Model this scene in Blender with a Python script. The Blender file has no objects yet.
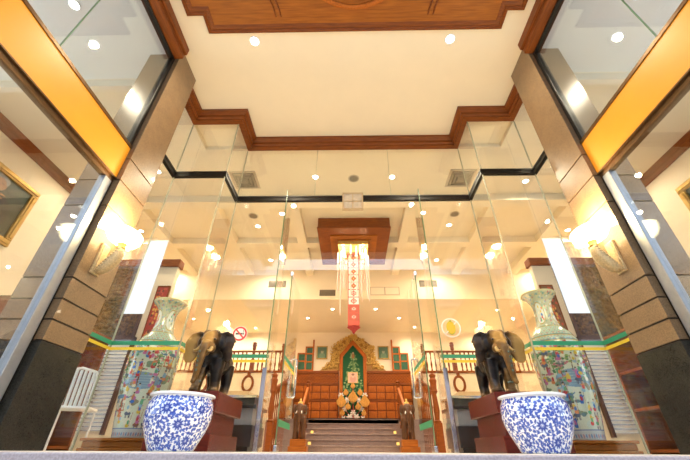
import bpy, bmesh, math, random
import numpy as np
from mathutils import Vector, Matrix

R = math.radians
S = bpy.context.scene
COL = S.collection

# ------------------------------------------------------------------ camera
cam = bpy.data.cameras.new('camera')
cam.sensor_width = 36
cam.lens = 338.64 / 690 * 36
cam.clip_start = 0.02
cam.clip_end = 400
co = bpy.data.objects.new('camera', cam)
COL.objects.link(co)
co.matrix_world = (Matrix.Translation((-0.0335, 0, 0.005)) @ Matrix.Rotation(0.0216, 4, 'Z')
                   @ Matrix.Rotation(math.pi / 2 + 0.5802, 4, 'X') @ Matrix.Rotation(0.006, 4, 'Z'))
S.camera = co

# ------------------------------------------------------------------ world, exposure
S.view_settings.view_transform = 'Standard'
S.view_settings.look = 'None'
S.view_settings.gamma = 1
S.view_settings.use_curve_mapping = False
S.view_settings.exposure = 1.15
S.cycles.use_denoising = True
S.cycles.max_bounces = 12
S.cycles.diffuse_bounces = 5
S.cycles.glossy_bounces = 5
S.cycles.transparent_max_bounces = 32
S.cycles.caustics_reflective = False
S.cycles.caustics_refractive = False
S.cycles.sample_clamp_indirect = 6

SKY = 2.2
w = bpy.data.worlds.new('sky')
S.world = w
w.use_nodes = True
wn = w.node_tree
bgn = wn.nodes['Background']
tc = wn.nodes.new('ShaderNodeTexCoord')
sp = wn.nodes.new('ShaderNodeSeparateXYZ')
rp = wn.nodes.new('ShaderNodeValToRGB')
wn.links.new(tc.outputs['Generated'], sp.inputs[0])
wn.links.new(sp.outputs['Z'], rp.inputs[0])
rp.color_ramp.elements[0].position = 0.0
rp.color_ramp.elements[0].color = (0.86, 0.92, 1, 1)
rp.color_ramp.elements[1].position = 0.7
rp.color_ramp.elements[1].color = (0.55, 0.75, 1, 1)
wn.links.new(rp.outputs[0], bgn.inputs[0])
bgn.inputs[1].default_value = SKY

P_DOWN = 94        # hall downlights
P_PORCH = 110
P_SCONCE = 40
P_CHAND = 80
WARM = (1, 0.74, 0.42)


# ------------------------------------------------------------------ materials
MATS = {}


def nodes(name):
    m = bpy.data.materials.new(name)
    m.use_nodes = True
    nt = m.node_tree
    return m, nt, nt.nodes['Principled BSDF']


def mat(name, col, rough=0.5, metal=0.0, spec=0.5, noise=0.0, nscale=20.0, bump=0.0, bscale=60.0,
        stretch=(1, 1, 1), coat=0.0, col2=None):
    """plain procedural material: noise mottling between col and col2, optional bump"""
    if name in MATS:
        return MATS[name]
    m, nt, b = nodes(name)
    b.inputs['Roughness'].default_value = rough
    b.inputs['Metallic'].default_value = metal
    b.inputs['Specular IOR Level'].default_value = spec
    b.inputs['Coat Weight'].default_value = coat
    b.inputs['Coat Roughness'].default_value = 0.08
    b.inputs['Base Color'].default_value = (*col, 1)
    t = nt.nodes.new('ShaderNodeTexCoord')
    mp = nt.nodes.new('ShaderNodeMapping')
    mp.inputs['Scale'].default_value = stretch
    nt.links.new(t.outputs['Object'], mp.inputs[0])
    if noise > 0 or col2:
        n = nt.nodes.new('ShaderNodeTexNoise')
        n.inputs['Scale'].default_value = nscale
        n.inputs['Detail'].default_value = 5
        r = nt.nodes.new('ShaderNodeValToRGB')
        c2 = col2 or tuple(c * (1 - noise) for c in col)
        r.color_ramp.elements[0].position = 0.3
        r.color_ramp.elements[1].position = 0.7
        r.color_ramp.elements[0].color = (*c2, 1)
        r.color_ramp.elements[1].color = (*col, 1)
        nt.links.new(mp.outputs[0], n.inputs['Vector'])
        nt.links.new(n.outputs['Fac'], r.inputs[0])
        nt.links.new(r.outputs[0], b.inputs['Base Color'])
    if bump > 0:
        n2 = nt.nodes.new('ShaderNodeTexNoise')
        n2.inputs['Scale'].default_value = bscale
        n2.inputs['Detail'].default_value = 4
        nt.links.new(mp.outputs[0], n2.inputs['Vector'])
        bp = nt.nodes.new('ShaderNodeBump')
        bp.inputs['Strength'].default_value = bump
        bp.inputs['Distance'].default_value = 0.02
        nt.links.new(n2.outputs['Fac'], bp.inputs['Height'])
        nt.links.new(bp.outputs[0], b.inputs['Normal'])
    MATS[name] = m
    return m


def emit(name, col, strength):
    if name in MATS:
        return MATS[name]
    m = bpy.data.materials.new(name)
    m.use_nodes = True
    nt = m.node_tree
    nt.nodes.clear()
    e = nt.nodes.new('ShaderNodeEmission')
    e.inputs[0].default_value = (*col, 1)
    e.inputs[1].default_value = strength
    o = nt.nodes.new('ShaderNodeOutputMaterial')
    nt.links.new(e.outputs[0], o.inputs[0])
    MATS[name] = m
    return m


def glass(name, tint=(0.97, 0.985, 0.97), gain=1.0, refl=(1, 1, 1)):
    """thin sheet glass: straight-through transmission plus Fresnel reflection on both faces"""
    if name in MATS:
        return MATS[name]
    m = bpy.data.materials.new(name)
    m.use_nodes = True
    nt = m.node_tree
    nt.nodes.clear()
    g = nt.nodes.new('ShaderNodeNewGeometry')
    mr = nt.nodes.new('ShaderNodeMapRange')
    mr.inputs['To Min'].default_value = 1.5
    mr.inputs['To Max'].default_value = 1 / 1.5
    nt.links.new(g.outputs['Backfacing'], mr.inputs['Value'])
    f = nt.nodes.new('ShaderNodeFresnel')
    nt.links.new(mr.outputs[0], f.inputs['IOR'])
    mu = nt.nodes.new('ShaderNodeMath')
    mu.operation = 'MULTIPLY'
    mu.use_clamp = True
    mu.inputs[1].default_value = gain
    nt.links.new(f.outputs[0], mu.inputs[0])
    t = nt.nodes.new('ShaderNodeBsdfTransparent')
    t.inputs[0].default_value = (*tint, 1)
    gl = nt.nodes.new('ShaderNodeBsdfGlossy')
    gl.inputs['Roughness'].default_value = 0.0
    gl.inputs['Color'].default_value = (*refl, 1)
    mx = nt.nodes.new('ShaderNodeMixShader')
    nt.links.new(mu.outputs[0], mx.inputs[0])
    nt.links.new(t.outputs[0], mx.inputs[1])
    nt.links.new(gl.outputs[0], mx.inputs[2])
    o = nt.nodes.new('ShaderNodeOutputMaterial')
    nt.links.new(mx.outputs[0], o.inputs[0])
    MATS[name] = m
    return m


def wood(name, c1, c2, rough=0.35, axis='Z', scale=5.0, coat=0.2):
    st = {'X': (1, 12, 12), 'Y': (12, 1, 12), 'Z': (12, 12, 1)}[axis]
    return mat(name, c1, rough, spec=0.25, nscale=scale, stretch=st, col2=c2, bump=0.05, bscale=20, coat=coat)


def attr_mat(name, rough=0.12, coat=0.4, emission=0.0, spec=0.5):
    """glaze or paint whose pattern is drawn point by point on the mesh"""
    if name in MATS:
        return MATS[name]
    m, nt, b = nodes(name)
    a = nt.nodes.new('ShaderNodeAttribute')
    a.attribute_name = 'pattern'
    nt.links.new(a.outputs['Color'], b.inputs['Base Color'])
    b.inputs['Roughness'].default_value = rough
    b.inputs['Coat Weight'].default_value = coat
    b.inputs['Coat Roughness'].default_value = 0.03
    b.inputs['Specular IOR Level'].default_value = spec
    if emission:
        nt.links.new(a.outputs['Color'], b.inputs['Emission Color'])
        b.inputs['Emission Strength'].default_value = emission
    MATS[name] = m
    return m


def granite(name, c1, c2, rough=0.25, scale=160.0, coat=0.0):
    if name in MATS:
        return MATS[name]
    m, nt, b = nodes(name)
    t = nt.nodes.new('ShaderNodeTexCoord')
    n = nt.nodes.new('ShaderNodeTexNoise')
    n.inputs['Scale'].default_value = scale
    n.inputs['Detail'].default_value = 3
    n3 = nt.nodes.new('ShaderNodeTexNoise')
    n3.inputs['Scale'].default_value = 7
    r = nt.nodes.new('ShaderNodeValToRGB')
    r.color_ramp.elements[0].position = 0.35
    r.color_ramp.elements[1].position = 0.65
    r.color_ramp.elements[0].color = (*c2, 1)
    r.color_ramp.elements[1].color = (*c1, 1)
    mxx = nt.nodes.new('ShaderNodeMix')
    mxx.data_type = 'FLOAT'
    mxx.inputs[0].default_value = 0.25
    nt.links.new(t.outputs['Object'], n.inputs['Vector'])
    nt.links.new(t.outputs['Object'], n3.inputs['Vector'])
    nt.links.new(n.outputs['Fac'], mxx.inputs[2])
    nt.links.new(n3.outputs['Fac'], mxx.inputs[3])
    nt.links.new(mxx.outputs[0], r.inputs[0])
    nt.links.new(r.outputs[0], b.inputs['Base Color'])
    b.inputs['Roughness'].default_value = rough
    b.inputs['Coat Weight'].default_value = coat
    b.inputs['Coat Roughness'].default_value = 0.04
    MATS[name] = m
    return m


cream = mat('cream_plaster', (0.90, 0.76, 0.54), 0.8, noise=0.03, nscale=3)
hall_cream = mat('hall_cream_plaster', (0.86, 0.745, 0.545), 0.8, noise=0.03, nscale=3)
wall_cream = mat('pale_wall_plaster', (0.88, 0.76, 0.58), 0.8, noise=0.03, nscale=3)
white_plaster = mat('white_plaster', (0.82, 0.78, 0.70), 0.8, noise=0.03, nscale=3)
pillar_stone = granite('tan_granite', (0.29, 0.18, 0.09), (0.16, 0.095, 0.045), 0.3, 110, 0.12)
groove_stone = mat('groove_shadow_joint', (0.05, 0.035, 0.025), 0.7)
black_stone = granite('black_granite', (0.045, 0.04, 0.03), (0.018, 0.017, 0.013), 0.22, 120)
slab_stone = granite('pinkish_grey_granite', (0.46, 0.36, 0.34), (0.30, 0.23, 0.22), 0.45, 140)
floor_stone = mat('beige_marble', (0.80, 0.72, 0.60), 0.3, noise=0.15, nscale=2)
street = mat('pale_paving', (0.45, 0.44, 0.42), 0.8, noise=0.15, nscale=4)
step_stone = granite('brown_granite', (0.36, 0.265, 0.24), (0.22, 0.15, 0.135), 0.18, 90)
brown = wood('brown_trim_wood', (0.27, 0.068, 0.008), (0.15, 0.035, 0.005), 0.45, 'X', 5, 0)
brown_y = wood('brown_trim_wood_lengthwise', (0.27, 0.068, 0.008), (0.15, 0.035, 0.005), 0.45, 'Y', 5, 0)
orange = wood('orange_teak', (0.50, 0.135, 0.012), (0.32, 0.075, 0.006), 0.45, 'Z', 5, 0)
orange_x = wood('orange_teak_planks', (0.40, 0.12, 0.012), (0.23, 0.062, 0.006), 0.45, 'X', 3, 0)
redwood = wood('dark_red_lacquer_wood', (0.14, 0.019, 0.011), (0.08, 0.011, 0.007), 0.25, 'X', 4, 0.1)
darkwood = wood('dark_carved_wood', (0.12, 0.05, 0.022), (0.06, 0.024, 0.01), 0.4, 'Z')
black_metal = mat('black_metal', (0.02, 0.017, 0.014), 0.35, 0.6, noise=0.2)
bronze_frame = mat('bronze_frame_metal', (0.16, 0.09, 0.04), 0.3, 0.8, noise=0.2)
alu = mat('grey_aluminium', (0.30, 0.31, 0.33), 0.35, 0.6, noise=0.1)
steel = mat('polished_steel', (0.75, 0.75, 0.75), 0.12, 1.0, noise=0.05)
gold = mat('gilded_carving', (0.95, 0.62, 0.16), 0.4, 0.2, noise=0.5, nscale=40, bump=0.3, bscale=50)
goldframe = mat('gold_leaf_frame', (0.62, 0.38, 0.10), 0.35, 0.7, noise=0.5, nscale=60, bump=0.5, bscale=80)
leafgold = mat('orange_gold_leaf', (0.75, 0.36, 0.07), 0.35, 0.45, noise=0.3, nscale=20, bump=0.1)
yellow_board = mat('yellow_painted_board', (0.80, 0.30, 0.012), 0.35, noise=0.06, nscale=4)
green_tape = mat('green_tape', (0.03, 0.30, 0.15), 0.4, noise=0.05)
yellow_tape = mat('yellow_tape', (0.85, 0.60, 0.04), 0.4, noise=0.05)
white_paint = mat('white_enamel', (0.85, 0.85, 0.85), 0.3, noise=0.03)
reflection_glow = emit('white_reflection_glow', (0.93, 0.96, 1.0), 0.55)  # glow painted in for a bright reflection in the glass
grey_grille = mat('grey_grille_metal', (0.30, 0.25, 0.18), 0.5, 0.2, noise=0.1)
dark_grille = mat('dark_grille_slots', (0.05, 0.035, 0.02), 0.6, noise=0.1)
pale_grille = mat('pale_grille_metal', (0.55, 0.45, 0.32), 0.5, noise=0.05)
green_panel = mat('green_silk_panel', (0.02, 0.11, 0.055), 0.5, noise=0.3, nscale=12)
grey_panel = mat('grey_counter_laminate', (0.24, 0.25, 0.30), 0.3, noise=0.08)
black_panel = mat('black_counter_laminate', (0.02, 0.02, 0.022), 0.3, noise=0.1)
tan_board = mat('tan_board', (0.55, 0.40, 0.24), 0.5, noise=0.1)
white_glass = glass('clear_sheet_glass')
side_glass = glass('side_window_glass', (0.93, 0.94, 0.93), 1.25, (0.92, 0.96, 1))
upper_glass = glass('reflective_upper_glass', (0.92, 0.94, 0.94), 1.3, (0.88, 0.94, 1))
glass_edge = mat('green_glass_edge', (0.16, 0.26, 0.13), 0.1, noise=0.1)
lamp_glow = emit('lamp_glow', (1, 0.93, 0.78), 14)
shade_glow = emit('sconce_shade_glow', (1, 0.80, 0.42), 7)
candle_glow = emit('candle_glow', (1, 0.80, 0.5), 2.5)
strand_mat = mat('crystal_strand', (0.90, 0.70, 0.58), 0.15, noise=0.1, nscale=90)
plaster_gold = mat('cream_gilded_plaster', (0.68, 0.50, 0.26), 0.4, 0.2, noise=0.35, nscale=60, bump=0.3, bscale=60)


# ------------------------------------------------------------------ mesh helpers
class MB:
    """collects boxes, prisms, tubes and lathes; build() links them as ONE mesh object"""

    def __init__(self):
        self.v, self.f, self.m = [], [], []

    def add(self, vs, fs, mi=0):
        o = len(self.v)
        self.v += [tuple(p) for p in vs]
        self.f += [tuple(i + o for i in q) for q in fs]
        self.m += [mi] * len(fs)
        return self

    def box(self, x0, x1, y0, y1, z0, z1, mi=0):
        x0, x1 = sorted((x0, x1)); y0, y1 = sorted((y0, y1)); z0, z1 = sorted((z0, z1))
        vs = [(x, y, z) for z in (z0, z1) for y in (y0, y1) for x in (x0, x1)]
        return self.add(vs, [(0, 2, 3, 1), (4, 5, 7, 6), (0, 1, 5, 4), (2, 6, 7, 3), (0, 4, 6, 2), (1, 3, 7, 5)], mi)

    def obox(self, M, sx, sy, sz, mi=0):
        vs = [M @ Vector((x * sx / 2, y * sy / 2, z * sz / 2)) for z in (-1, 1) for y in (-1, 1) for x in (-1, 1)]
        return self.add(vs, [(0, 2, 3, 1), (4, 5, 7, 6), (0, 1, 5, 4), (2, 6, 7, 3), (0, 4, 6, 2), (1, 3, 7, 5)], mi)

    def bar(self, a, b, wx, wz, mi=0):
        """rectangular bar from a to b"""
        a, b = Vector(a), Vector(b)
        d = b - a
        q = d.to_track_quat('Y', 'Z').to_matrix().to_4x4()
        return self.obox(Matrix.Translation((a + b) / 2) @ q, wx, d.length, wz, mi)

    def tube(self, pts, rad, n=10, mi=0, cap=True, sq=(1, 1)):
        pts = [Vector(p) for p in pts]
        if not hasattr(rad, '__len__'):
            rad = [rad] * len(pts)
        vs, fs = [], []
        up = Vector((0, 0, 1))
        t0 = (pts[1] - pts[0]).normalized()
        if abs(t0.dot(up)) > 0.95:
            up = Vector((1, 0, 0))
        nrm = (up - t0 * up.dot(t0)).normalized()
        for i, p in enumerate(pts):
            t = (pts[min(i + 1, len(pts) - 1)] - pts[max(i - 1, 0)]).normalized()
            nrm = (nrm - t * nrm.dot(t)).normalized()
            bi = t.cross(nrm)
            for k in range(n):
                a = 2 * math.pi * k / n
                vs.append(p + (nrm * math.cos(a) * sq[0] + bi * math.sin(a) * sq[1]) * rad[i])
        for i in range(len(pts) - 1):
            for k in range(n):
                k2 = (k + 1) % n
                fs.append((i * n + k, i * n + k2, (i + 1) * n + k2, (i + 1) * n + k))
        if cap:
            fs.append(tuple(range(n - 1, -1, -1)))
            fs.append(tuple((len(pts) - 1) * n + k for k in range(n)))
        return self.add(vs, fs, mi)

    def lathe(self, prof, n=32, c=(0, 0, 0), mi=0, cap=True, sc=(1, 1)):
        """prof: (radius, z) from the bottom up"""
        vs, fs = [], []
        for r, z in prof:
            for k in range(n):
                a = 2 * math.pi * k / n
                vs.append((c[0] + r * math.cos(a) * sc[0], c[1] + r * math.sin(a) * sc[1], c[2] + z))
        for i in range(len(prof) - 1):
            for k in range(n):
                k2 = (k + 1) % n
                fs.append((i * n + k, i * n + k2, (i + 1) * n + k2, (i + 1) * n + k))
        if cap:
            fs.append(tuple(range(n - 1, -1, -1)))
            fs.append(tuple((len(prof) - 1) * n + k for k in range(n)))
        return self.add(vs, fs, mi)

    def ell(self, c, r, M=None, n=20, m=12, mi=0):
        vs, fs = [], []
        M = M or Matrix.Identity(3)
        c = Vector(c)
        for j in range(1, m):
            t = math.pi * j / m
            for k in range(n):
                a = 2 * math.pi * k / n
                vs.append(c + M @ Vector((r[0] * math.sin(t) * math.cos(a), r[1] * math.sin(t) * math.sin(a), -r[2] * math.cos(t))))
        for j in range(m - 2):
            for k in range(n):
                k2 = (k + 1) % n
                fs.append((j * n + k, j * n + k2, (j + 1) * n + k2, (j + 1) * n + k))
        b = len(vs)
        vs.append(c + M @ Vector((0, 0, -r[2])))
        vs.append(c + M @ Vector((0, 0, r[2])))
        for k in range(n):
            k2 = (k + 1) % n
            fs.append((b, k2, k))
            fs.append((b + 1, (m - 2) * n + k, (m - 2) * n + k2))
        return self.add(vs, fs, mi)

    def prism(self, poly, y0, y1, axis='Y', mi=0):
        """polygon (CCW) extruded along an axis; poly pairs are the other two axes"""
        y0, y1 = sorted((y0, y1))
        n = len(poly)

        def P(p, d):
            return (p[0], d, p[1]) if axis == 'Y' else (p[0], p[1], d) if axis == 'Z' else (d, p[0], p[1])
        vs = [P(p, y0) for p in poly] + [P(p, y1) for p in poly]
        fs = [tuple(range(n)), tuple(range(2 * n - 1, n - 1, -1))]
        fs += [(i, n + i, n + (i + 1) % n, (i + 1) % n) for i in range(n)]
        return self.add(vs, fs, mi)

    def sweep(self, path, prof, mi=0, close=False):
        """profile (offset to the left of travel, z) mitred along a flat path (x, y)"""
        n = len(path)
        vs, fs = [], []
        path = [Vector(p) for p in path]
        for i, p in enumerate(path):
            a = path[i - 1] if (i > 0 or close) else None
            b = path[(i + 1) % n] if (i < n - 1 or close) else None
            d1 = (p - a).normalized() if a is not None else None
            d2 = (b - p).normalized() if b is not None else None
            d1 = d1 or d2
            d2 = d2 or d1
            n1, n2 = Vector((-d1.y, d1.x)), Vector((-d2.y, d2.x))
            mi_ = (n1 + n2)
            k = mi_ / max(0.3, 1 + n1.dot(n2))
            for o, z in prof:
                vs.append((p.x + k.x * o, p.y + k.y * o, z))
        m = len(prof)
        for i in range(n if close else n - 1):
            j = (i + 1) % n
            for q in range(m):
                q2 = (q + 1) % m
                fs.append((i * m + q, j * m + q, j * m + q2, i * m + q2))
        if not close:
            fs.append(tuple(range(m)))
            fs.append(tuple((n - 1) * m + q for q in range(m - 1, -1, -1)))
        return self.add(vs, fs, mi)

    def mesh(self, name, mats, smooth=None):
        me = bpy.data.meshes.new(name)
        me.from_pydata(self.v, [], self.f)
        for mm in (mats if isinstance(mats, (list, tuple)) else [mats]):
            me.materials.append(mm)
        me.polygons.foreach_set('material_index', self.m)
        bm = bmesh.new()
        bm.from_mesh(me)
        bmesh.ops.recalc_face_normals(bm, faces=bm.faces)
        bm.to_mesh(me)
        bm.free()
        if smooth:
            me.shade_smooth()
            me.set_sharp_from_angle(angle=R(smooth))
        return me

    def build(self, name, mats, parent=None, smooth=None, bevel=0.0, loc=None):
        o = bpy.data.objects.new(name, self.mesh(name, mats, smooth))
        COL.objects.link(o)
        if parent:
            o.parent = parent
        if loc:
            o.location = loc
        if bevel:
            b = o.modifiers.new('bevel', 'BEVEL')
            b.width = bevel
            b.segments = 2
            b.limit_method = 'ANGLE'
            b.angle_limit = R(40)
        return o


def tag(o, label=None, cat=None, group=None, kind=None):
    if label: o['label'] = label
    if cat: o['category'] = cat
    if group: o['group'] = group
    if kind: o['kind'] = kind
    return o


def thing(name, label, cat, loc=(0, 0, 0), rz=0, group=None):
    o = bpy.data.objects.new(name, None)
    o.empty_display_size = 0.1
    COL.objects.link(o)
    o.location = loc
    o.rotation_euler = (0, 0, rz)
    return tag(o, label, cat, group)


def struct(name, mb, mats, label=None, smooth=None, bevel=0.0):
    o = mb.build(name, mats, None, smooth, bevel)
    o['kind'] = 'structure'
    if label: o['label'] = label
    return o


def copy_tree(o, parent=None):
    c = o.copy()
    COL.objects.link(c)
    if parent:
        c.parent = parent
    for ch in list(o.children):
        copy_tree(ch, c)
    return c


def lamp(name, kind, loc, power, col=WARM, parent=None, radius=0.05, spot=None, rot=None):
    l = bpy.data.lights.new(name, kind)
    l.energy = power
    l.color = col
    l.shadow_soft_size = radius
    if spot:
        l.spot_size = R(spot)
        l.spot_blend = 0.8
    o = bpy.data.objects.new(name, l)
    COL.objects.link(o)
    o.location = loc
    if rot: o.rotation_euler = rot
    if parent: o.parent = parent
    return o


# ------------------------------------------------------------------ pattern painting (drawn into mesh points)
class Canvas:
    def __init__(self, W, H, nu, nv, bg):
        """W x H in metres, nu x nv points; u wraps when wrap is used"""
        self.W, self.H = W, H
        self.U, self.V = np.meshgrid((np.arange(nu)) / nu * W, np.linspace(0, H, nv))
        self.c = np.ones((nv, nu, 3)) * np.array(bg)

    def _put(self, mask, col, a=1.0):
        self.c[mask] = self.c[mask] * (1 - a) + np.array(col) * a

    def _d(self, u):
        d = self.U - u
        return (d + self.W / 2) % self.W - self.W / 2

    def ell(self, u, v, ru, rv, col, ang=0.0, a=1.0):
        du, dv = self._d(u), self.V - v
        c, s = math.cos(ang), math.sin(ang)
        x, y = c * du + s * dv, -s * du + c * dv
        self._put((x / ru) ** 2 + (y / rv) ** 2 < 1, col, a)

    def leaf(self, u, v, L, wd, ang, col):
        du, dv = self._d(u), self.V - v
        c, s = math.cos(ang), math.sin(ang)
        x, y = c * du + s * dv, -s * du + c * dv
        t = x / L
        self._put((t > 0) & (t < 1) & (np.abs(y) < wd * np.sqrt(np.clip(t, 0, 1)) * (1 - np.clip(t, 0, 1)) * 2.6), col)

    def rect(self, u0, u1, v0, v1, col, a=1.0):
        uc, hw = (u0 + u1) / 2, abs(u1 - u0) / 2
        self._put((np.abs(self._d(uc)) < hw) & (self.V > v0) & (self.V < v1), col, a)

    def line(self, u0, v0, u1, v1, wd, col):
        L = math.hypot(u1 - u0, v1 - v0)
        ang = math.atan2(v1 - v0, u1 - u0)
        du, dv = self._d((u0 + u1) / 2), self.V - (v0 + v1) / 2
        c, s = math.cos(ang), math.sin(ang)
        x, y = c * du + s * dv, -s * du + c * dv
        self._put((np.abs(x) < L / 2) & (np.abs(y) < wd / 2), col)


def set_pattern(me, cols):
    a = me.color_attributes.new('pattern', 'FLOAT_COLOR', 'POINT')
    n = len(me.vertices)
    buf = np.ones((n, 4), dtype=np.float32)
    buf[:, :3] = cols
    a.data.foreach_set('color', buf.ravel())


def lathe_painted(name, prof, canvas, material, extra=()):
    """surface of revolution with canvas colours on its outside; canvas rows follow profile arc length.
    extra: further profile points (inside of the vessel) with one plain colour"""
    nv, nu, _ = canvas.c.shape
    pr = np.array(prof, dtype=float)
    seg = np.r_[0, np.cumsum(np.hypot(*np.diff(pr, axis=0).T))]
    s = np.linspace(0, seg[-1], nv)
    rr = np.interp(s, seg, pr[:, 0])
    zz = np.interp(s, seg, pr[:, 1])
    a = np.arange(nu) / nu * 2 * math.pi
    X = rr[:, None] * np.cos(a)[None]
    Y = rr[:, None] * np.sin(a)[None]
    Z = np.repeat(zz[:, None], nu, 1)
    V = np.stack([X, Y, Z], -1).reshape(-1, 3)
    C = canvas.c.reshape(-1, 3)
    ex = list(extra)
    for r, z in ex:
        V = np.vstack([V, np.stack([r * np.cos(a), r * np.sin(a), np.full(nu, z)], -1)])
        C = np.vstack([C, np.ones((nu, 3)) * np.array((0.75, 0.75, 0.72))])
    rows = nv + len(ex)
    i, k = np.meshgrid(np.arange(rows - 1), np.arange(nu), indexing='ij')
    k2 = (k + 1) % nu
    F = np.stack([i * nu + k, i * nu + k2, (i + 1) * nu + k2, (i + 1) * nu + k], -1).reshape(-1, 4)
    fs = F.tolist()
    fs.append(list(range(nu - 1, -1, -1)))
    fs.append([(rows - 1) * nu + q for q in range(nu)])
    me = bpy.data.meshes.new(name)
    me.from_pydata(V.tolist(), [], fs)
    me.materials.append(material)
    set_pattern(me, C)
    me.shade_smooth()
    me.set_sharp_from_angle(angle=R(50))
    return me


def panel_painted(name, canvas, material, depth=0.01, mask=None):
    """flat painted board: canvas on the -Y face, W x H, with real thickness; origin at bottom centre"""
    nv, nu, _ = canvas.c.shape
    W, H = canvas.W, canvas.H
    x = np.linspace(-W / 2, W / 2, nu)
    z = np.linspace(0, H, nv)
    Xg, Zg = np.meshgrid(x, z)
    V = np.stack([Xg, np.zeros_like(Xg), Zg], -1).reshape(-1, 3)
    i, k = np.meshgrid(np.arange(nv - 1), np.arange(nu - 1), indexing='ij')
    F = np.stack([i * nu + k, i * nu + k + 1, (i + 1) * nu + k + 1, (i + 1) * nu + k], -1).reshape(-1, 4)
    if mask is not None:
        mid = (V[F[:, 0]] + V[F[:, 2]]) / 2
        F = F[[mask(p[0], p[2]) for p in mid]]
    me = bpy.data.meshes.new(name)
    me.from_pydata(V.tolist(), [], F.tolist())
    me.materials.append(material)
    set_pattern(me, canvas.c.reshape(-1, 3))
    if mask is not None:
        bm = bmesh.new(); bm.from_mesh(me)
        bmesh.ops.delete(bm, geom=[v for v in bm.verts if not v.link_faces], context='VERTS')
        bm.to_mesh(me); bm.free()
    return me


def link(name, me, parent=None, loc=None, rz=0, solid=0.0):
    o = bpy.data.objects.new(name, me)
    COL.objects.link(o)
    if parent: o.parent = parent
    if loc: o.location = loc
    o.rotation_euler = (0, 0, rz)
    if solid:
        s = o.modifiers.new('thick', 'SOLIDIFY')
        s.thickness = solid
        s.offset = -1
    return o


def joined(name, mb, material, voxel, parent=None, smooth_it=6, factor=0.5):
    """melt overlapping shapes into one continuous surface"""
    me = mb.mesh(name + '_raw', material)
    o = bpy.data.objects.new(name + '_raw', me)
    COL.objects.link(o)
    r = o.modifiers.new('r', 'REMESH')
    r.mode = 'VOXEL'
    r.voxel_size = voxel
    s = o.modifiers.new('s', 'SMOOTH')
    s.factor = factor
    s.iterations = smooth_it
    dg = bpy.context.evaluated_depsgraph_get()
    me2 = bpy.data.meshes.new_from_object(o.evaluated_get(dg))
    me2.name = name
    bpy.data.objects.remove(o)
    bpy.data.meshes.remove(me)
    me2.materials.clear()
    me2.materials.append(material)
    me2.shade_smooth()
    return link(name, me2, parent)


# ================================================================== SETTING
GX = 2.86          # side windows
PX = 2.77          # inner face of the pillars
CZ = 5.5           # porch ceiling
HZ = 5.4           # hall ceiling
HW = 6.8           # half width of the hall
PLAN = [(-3.07, 3.523), (-3.07, 4.31), (-2.19, 4.31), (-2.19, 5.0), (2.19, 5.0), (2.19, 4.31), (3.07, 4.31), (3.07, 3.523)]

struct('floor', MB().box(-HW, HW, 1.2, 1.6, -0.15, 0.0), slab_stone, 'pinkish grey granite step edge', bevel=0.004)
struct('floor_hall', MB().box(-HW, HW, 1.6, 14.8, -0.15, 0.0), floor_stone, 'pale polished marble floor')
struct('floor_street', MB().box(-60, 60, -80, 1.2, -0.25, -0.15), street)
struct('ceiling', MB().box(-3.13, 3.13, -0.2, 5.06, CZ, CZ + 0.1), cream, 'cream plaster ceiling of the entrance porch')
struct('ceiling_hall', MB().box(-HW, HW, 5.06, 10.8, HZ, HZ + 0.15)
       .box(-HW, -3.13, 3.4, 5.06, HZ, HZ + 0.15).box(3.13, HW, 3.4, 5.06, HZ, HZ + 0.15), hall_cream)
for s, nm in ((-1, 'left'), (1, 'right')):
    struct('ceiling_upper_' + nm, MB().box(s * 3.0, s * HW, -0.05, 3.4, HZ, HZ + 0.15), white_plaster)
    struct('ceiling_bulkhead_' + nm, MB().box(s * 3.28, s * HW, 3.42, 3.52, 5.22, HZ), wall_cream)
# coffer beams
cb = MB()
for y0, y1 in ((6.62, 6.9), (8.62, 8.9)):
    cb.box(-HW, HW, y0, y1, HZ - 0.2, HZ)
for x0, x1 in ((1.36, 1.62), (3.45, 3.75), (5.4, 5.7)):
    for s in (-1, 1):
        for ya, yb in ((6.9, 8.62), (8.9, 10.8)):
            cb.box(s * x0, s * x1, ya, yb, HZ - 0.2, HZ)
struct('ceiling_beam', cb, hall_cream)
struct('ceiling_back', MB().box(-HW, HW, 10.8, 14.8, 4.3, 4.45).box(-HW, HW, 10.8, 10.9, 4.45, HZ + 0.15), hall_cream)
n_win = [0]
for s, nm in ((-1, 'left'), (1, 'right')):
    struct('wall_' + nm, MB().box(s * HW, s * (HW + 0.15), 3.4, 14.8, -0.15, HZ).box(s * HW, s * (HW + 0.15), -0.2, 3.4, 5.0, HZ)
           .box(s * HW, s * (HW + 0.15), -0.2, 3.4, -0.15, 0.4), wall_cream)
    n_win[0] += 1  # unseen window, added to bring daylight onto the pillar front
    o = struct('window_%d' % n_win[0], MB().box(s * (HW + 0.07), s * (HW + 0.08), -0.05, 3.4, 0.4, 5.0), white_glass, 'unseen end window added to light the %s side room' % nm)
    MB().box(s * (HW + 0.03), s * (HW + 0.12), 1.7, 1.76, 0.4, 5.0).box(s * (HW + 0.03), s * (HW + 0.12), -0.05, 3.4, 2.4, 2.46).build('window_frame', alu, o)
    struct('wall_street_' + nm, MB().box(s * (GX + 0.06), s * HW, -0.2, -0.05, 5.0, HZ).box(s * (GX + 0.06), s * HW, -0.2, -0.05, -0.15, 0.3), wall_cream)
    struct('trim_cornice_' + nm, MB().sweep([(s * HW, -0.05), (s * HW, 6.44)] if s > 0 else [(s * HW, 6.44), (s * HW, -0.05)],
           [(0, 5.17), (0.04, 5.17), (0.04, 5.26), (0.065, 5.285), (0.065, 5.35), (0.09, 5.4), (0, 5.4)]), brown_y)
    struct('floor_side_' + nm, MB().box(s * 2.95, s * HW, -0.2, 1.2, -0.15, 0.0), floor_stone)
struct('wall_back', MB().box(-HW, HW, 14.6, 14.75, 0, 4.3), wall_cream)

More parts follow.
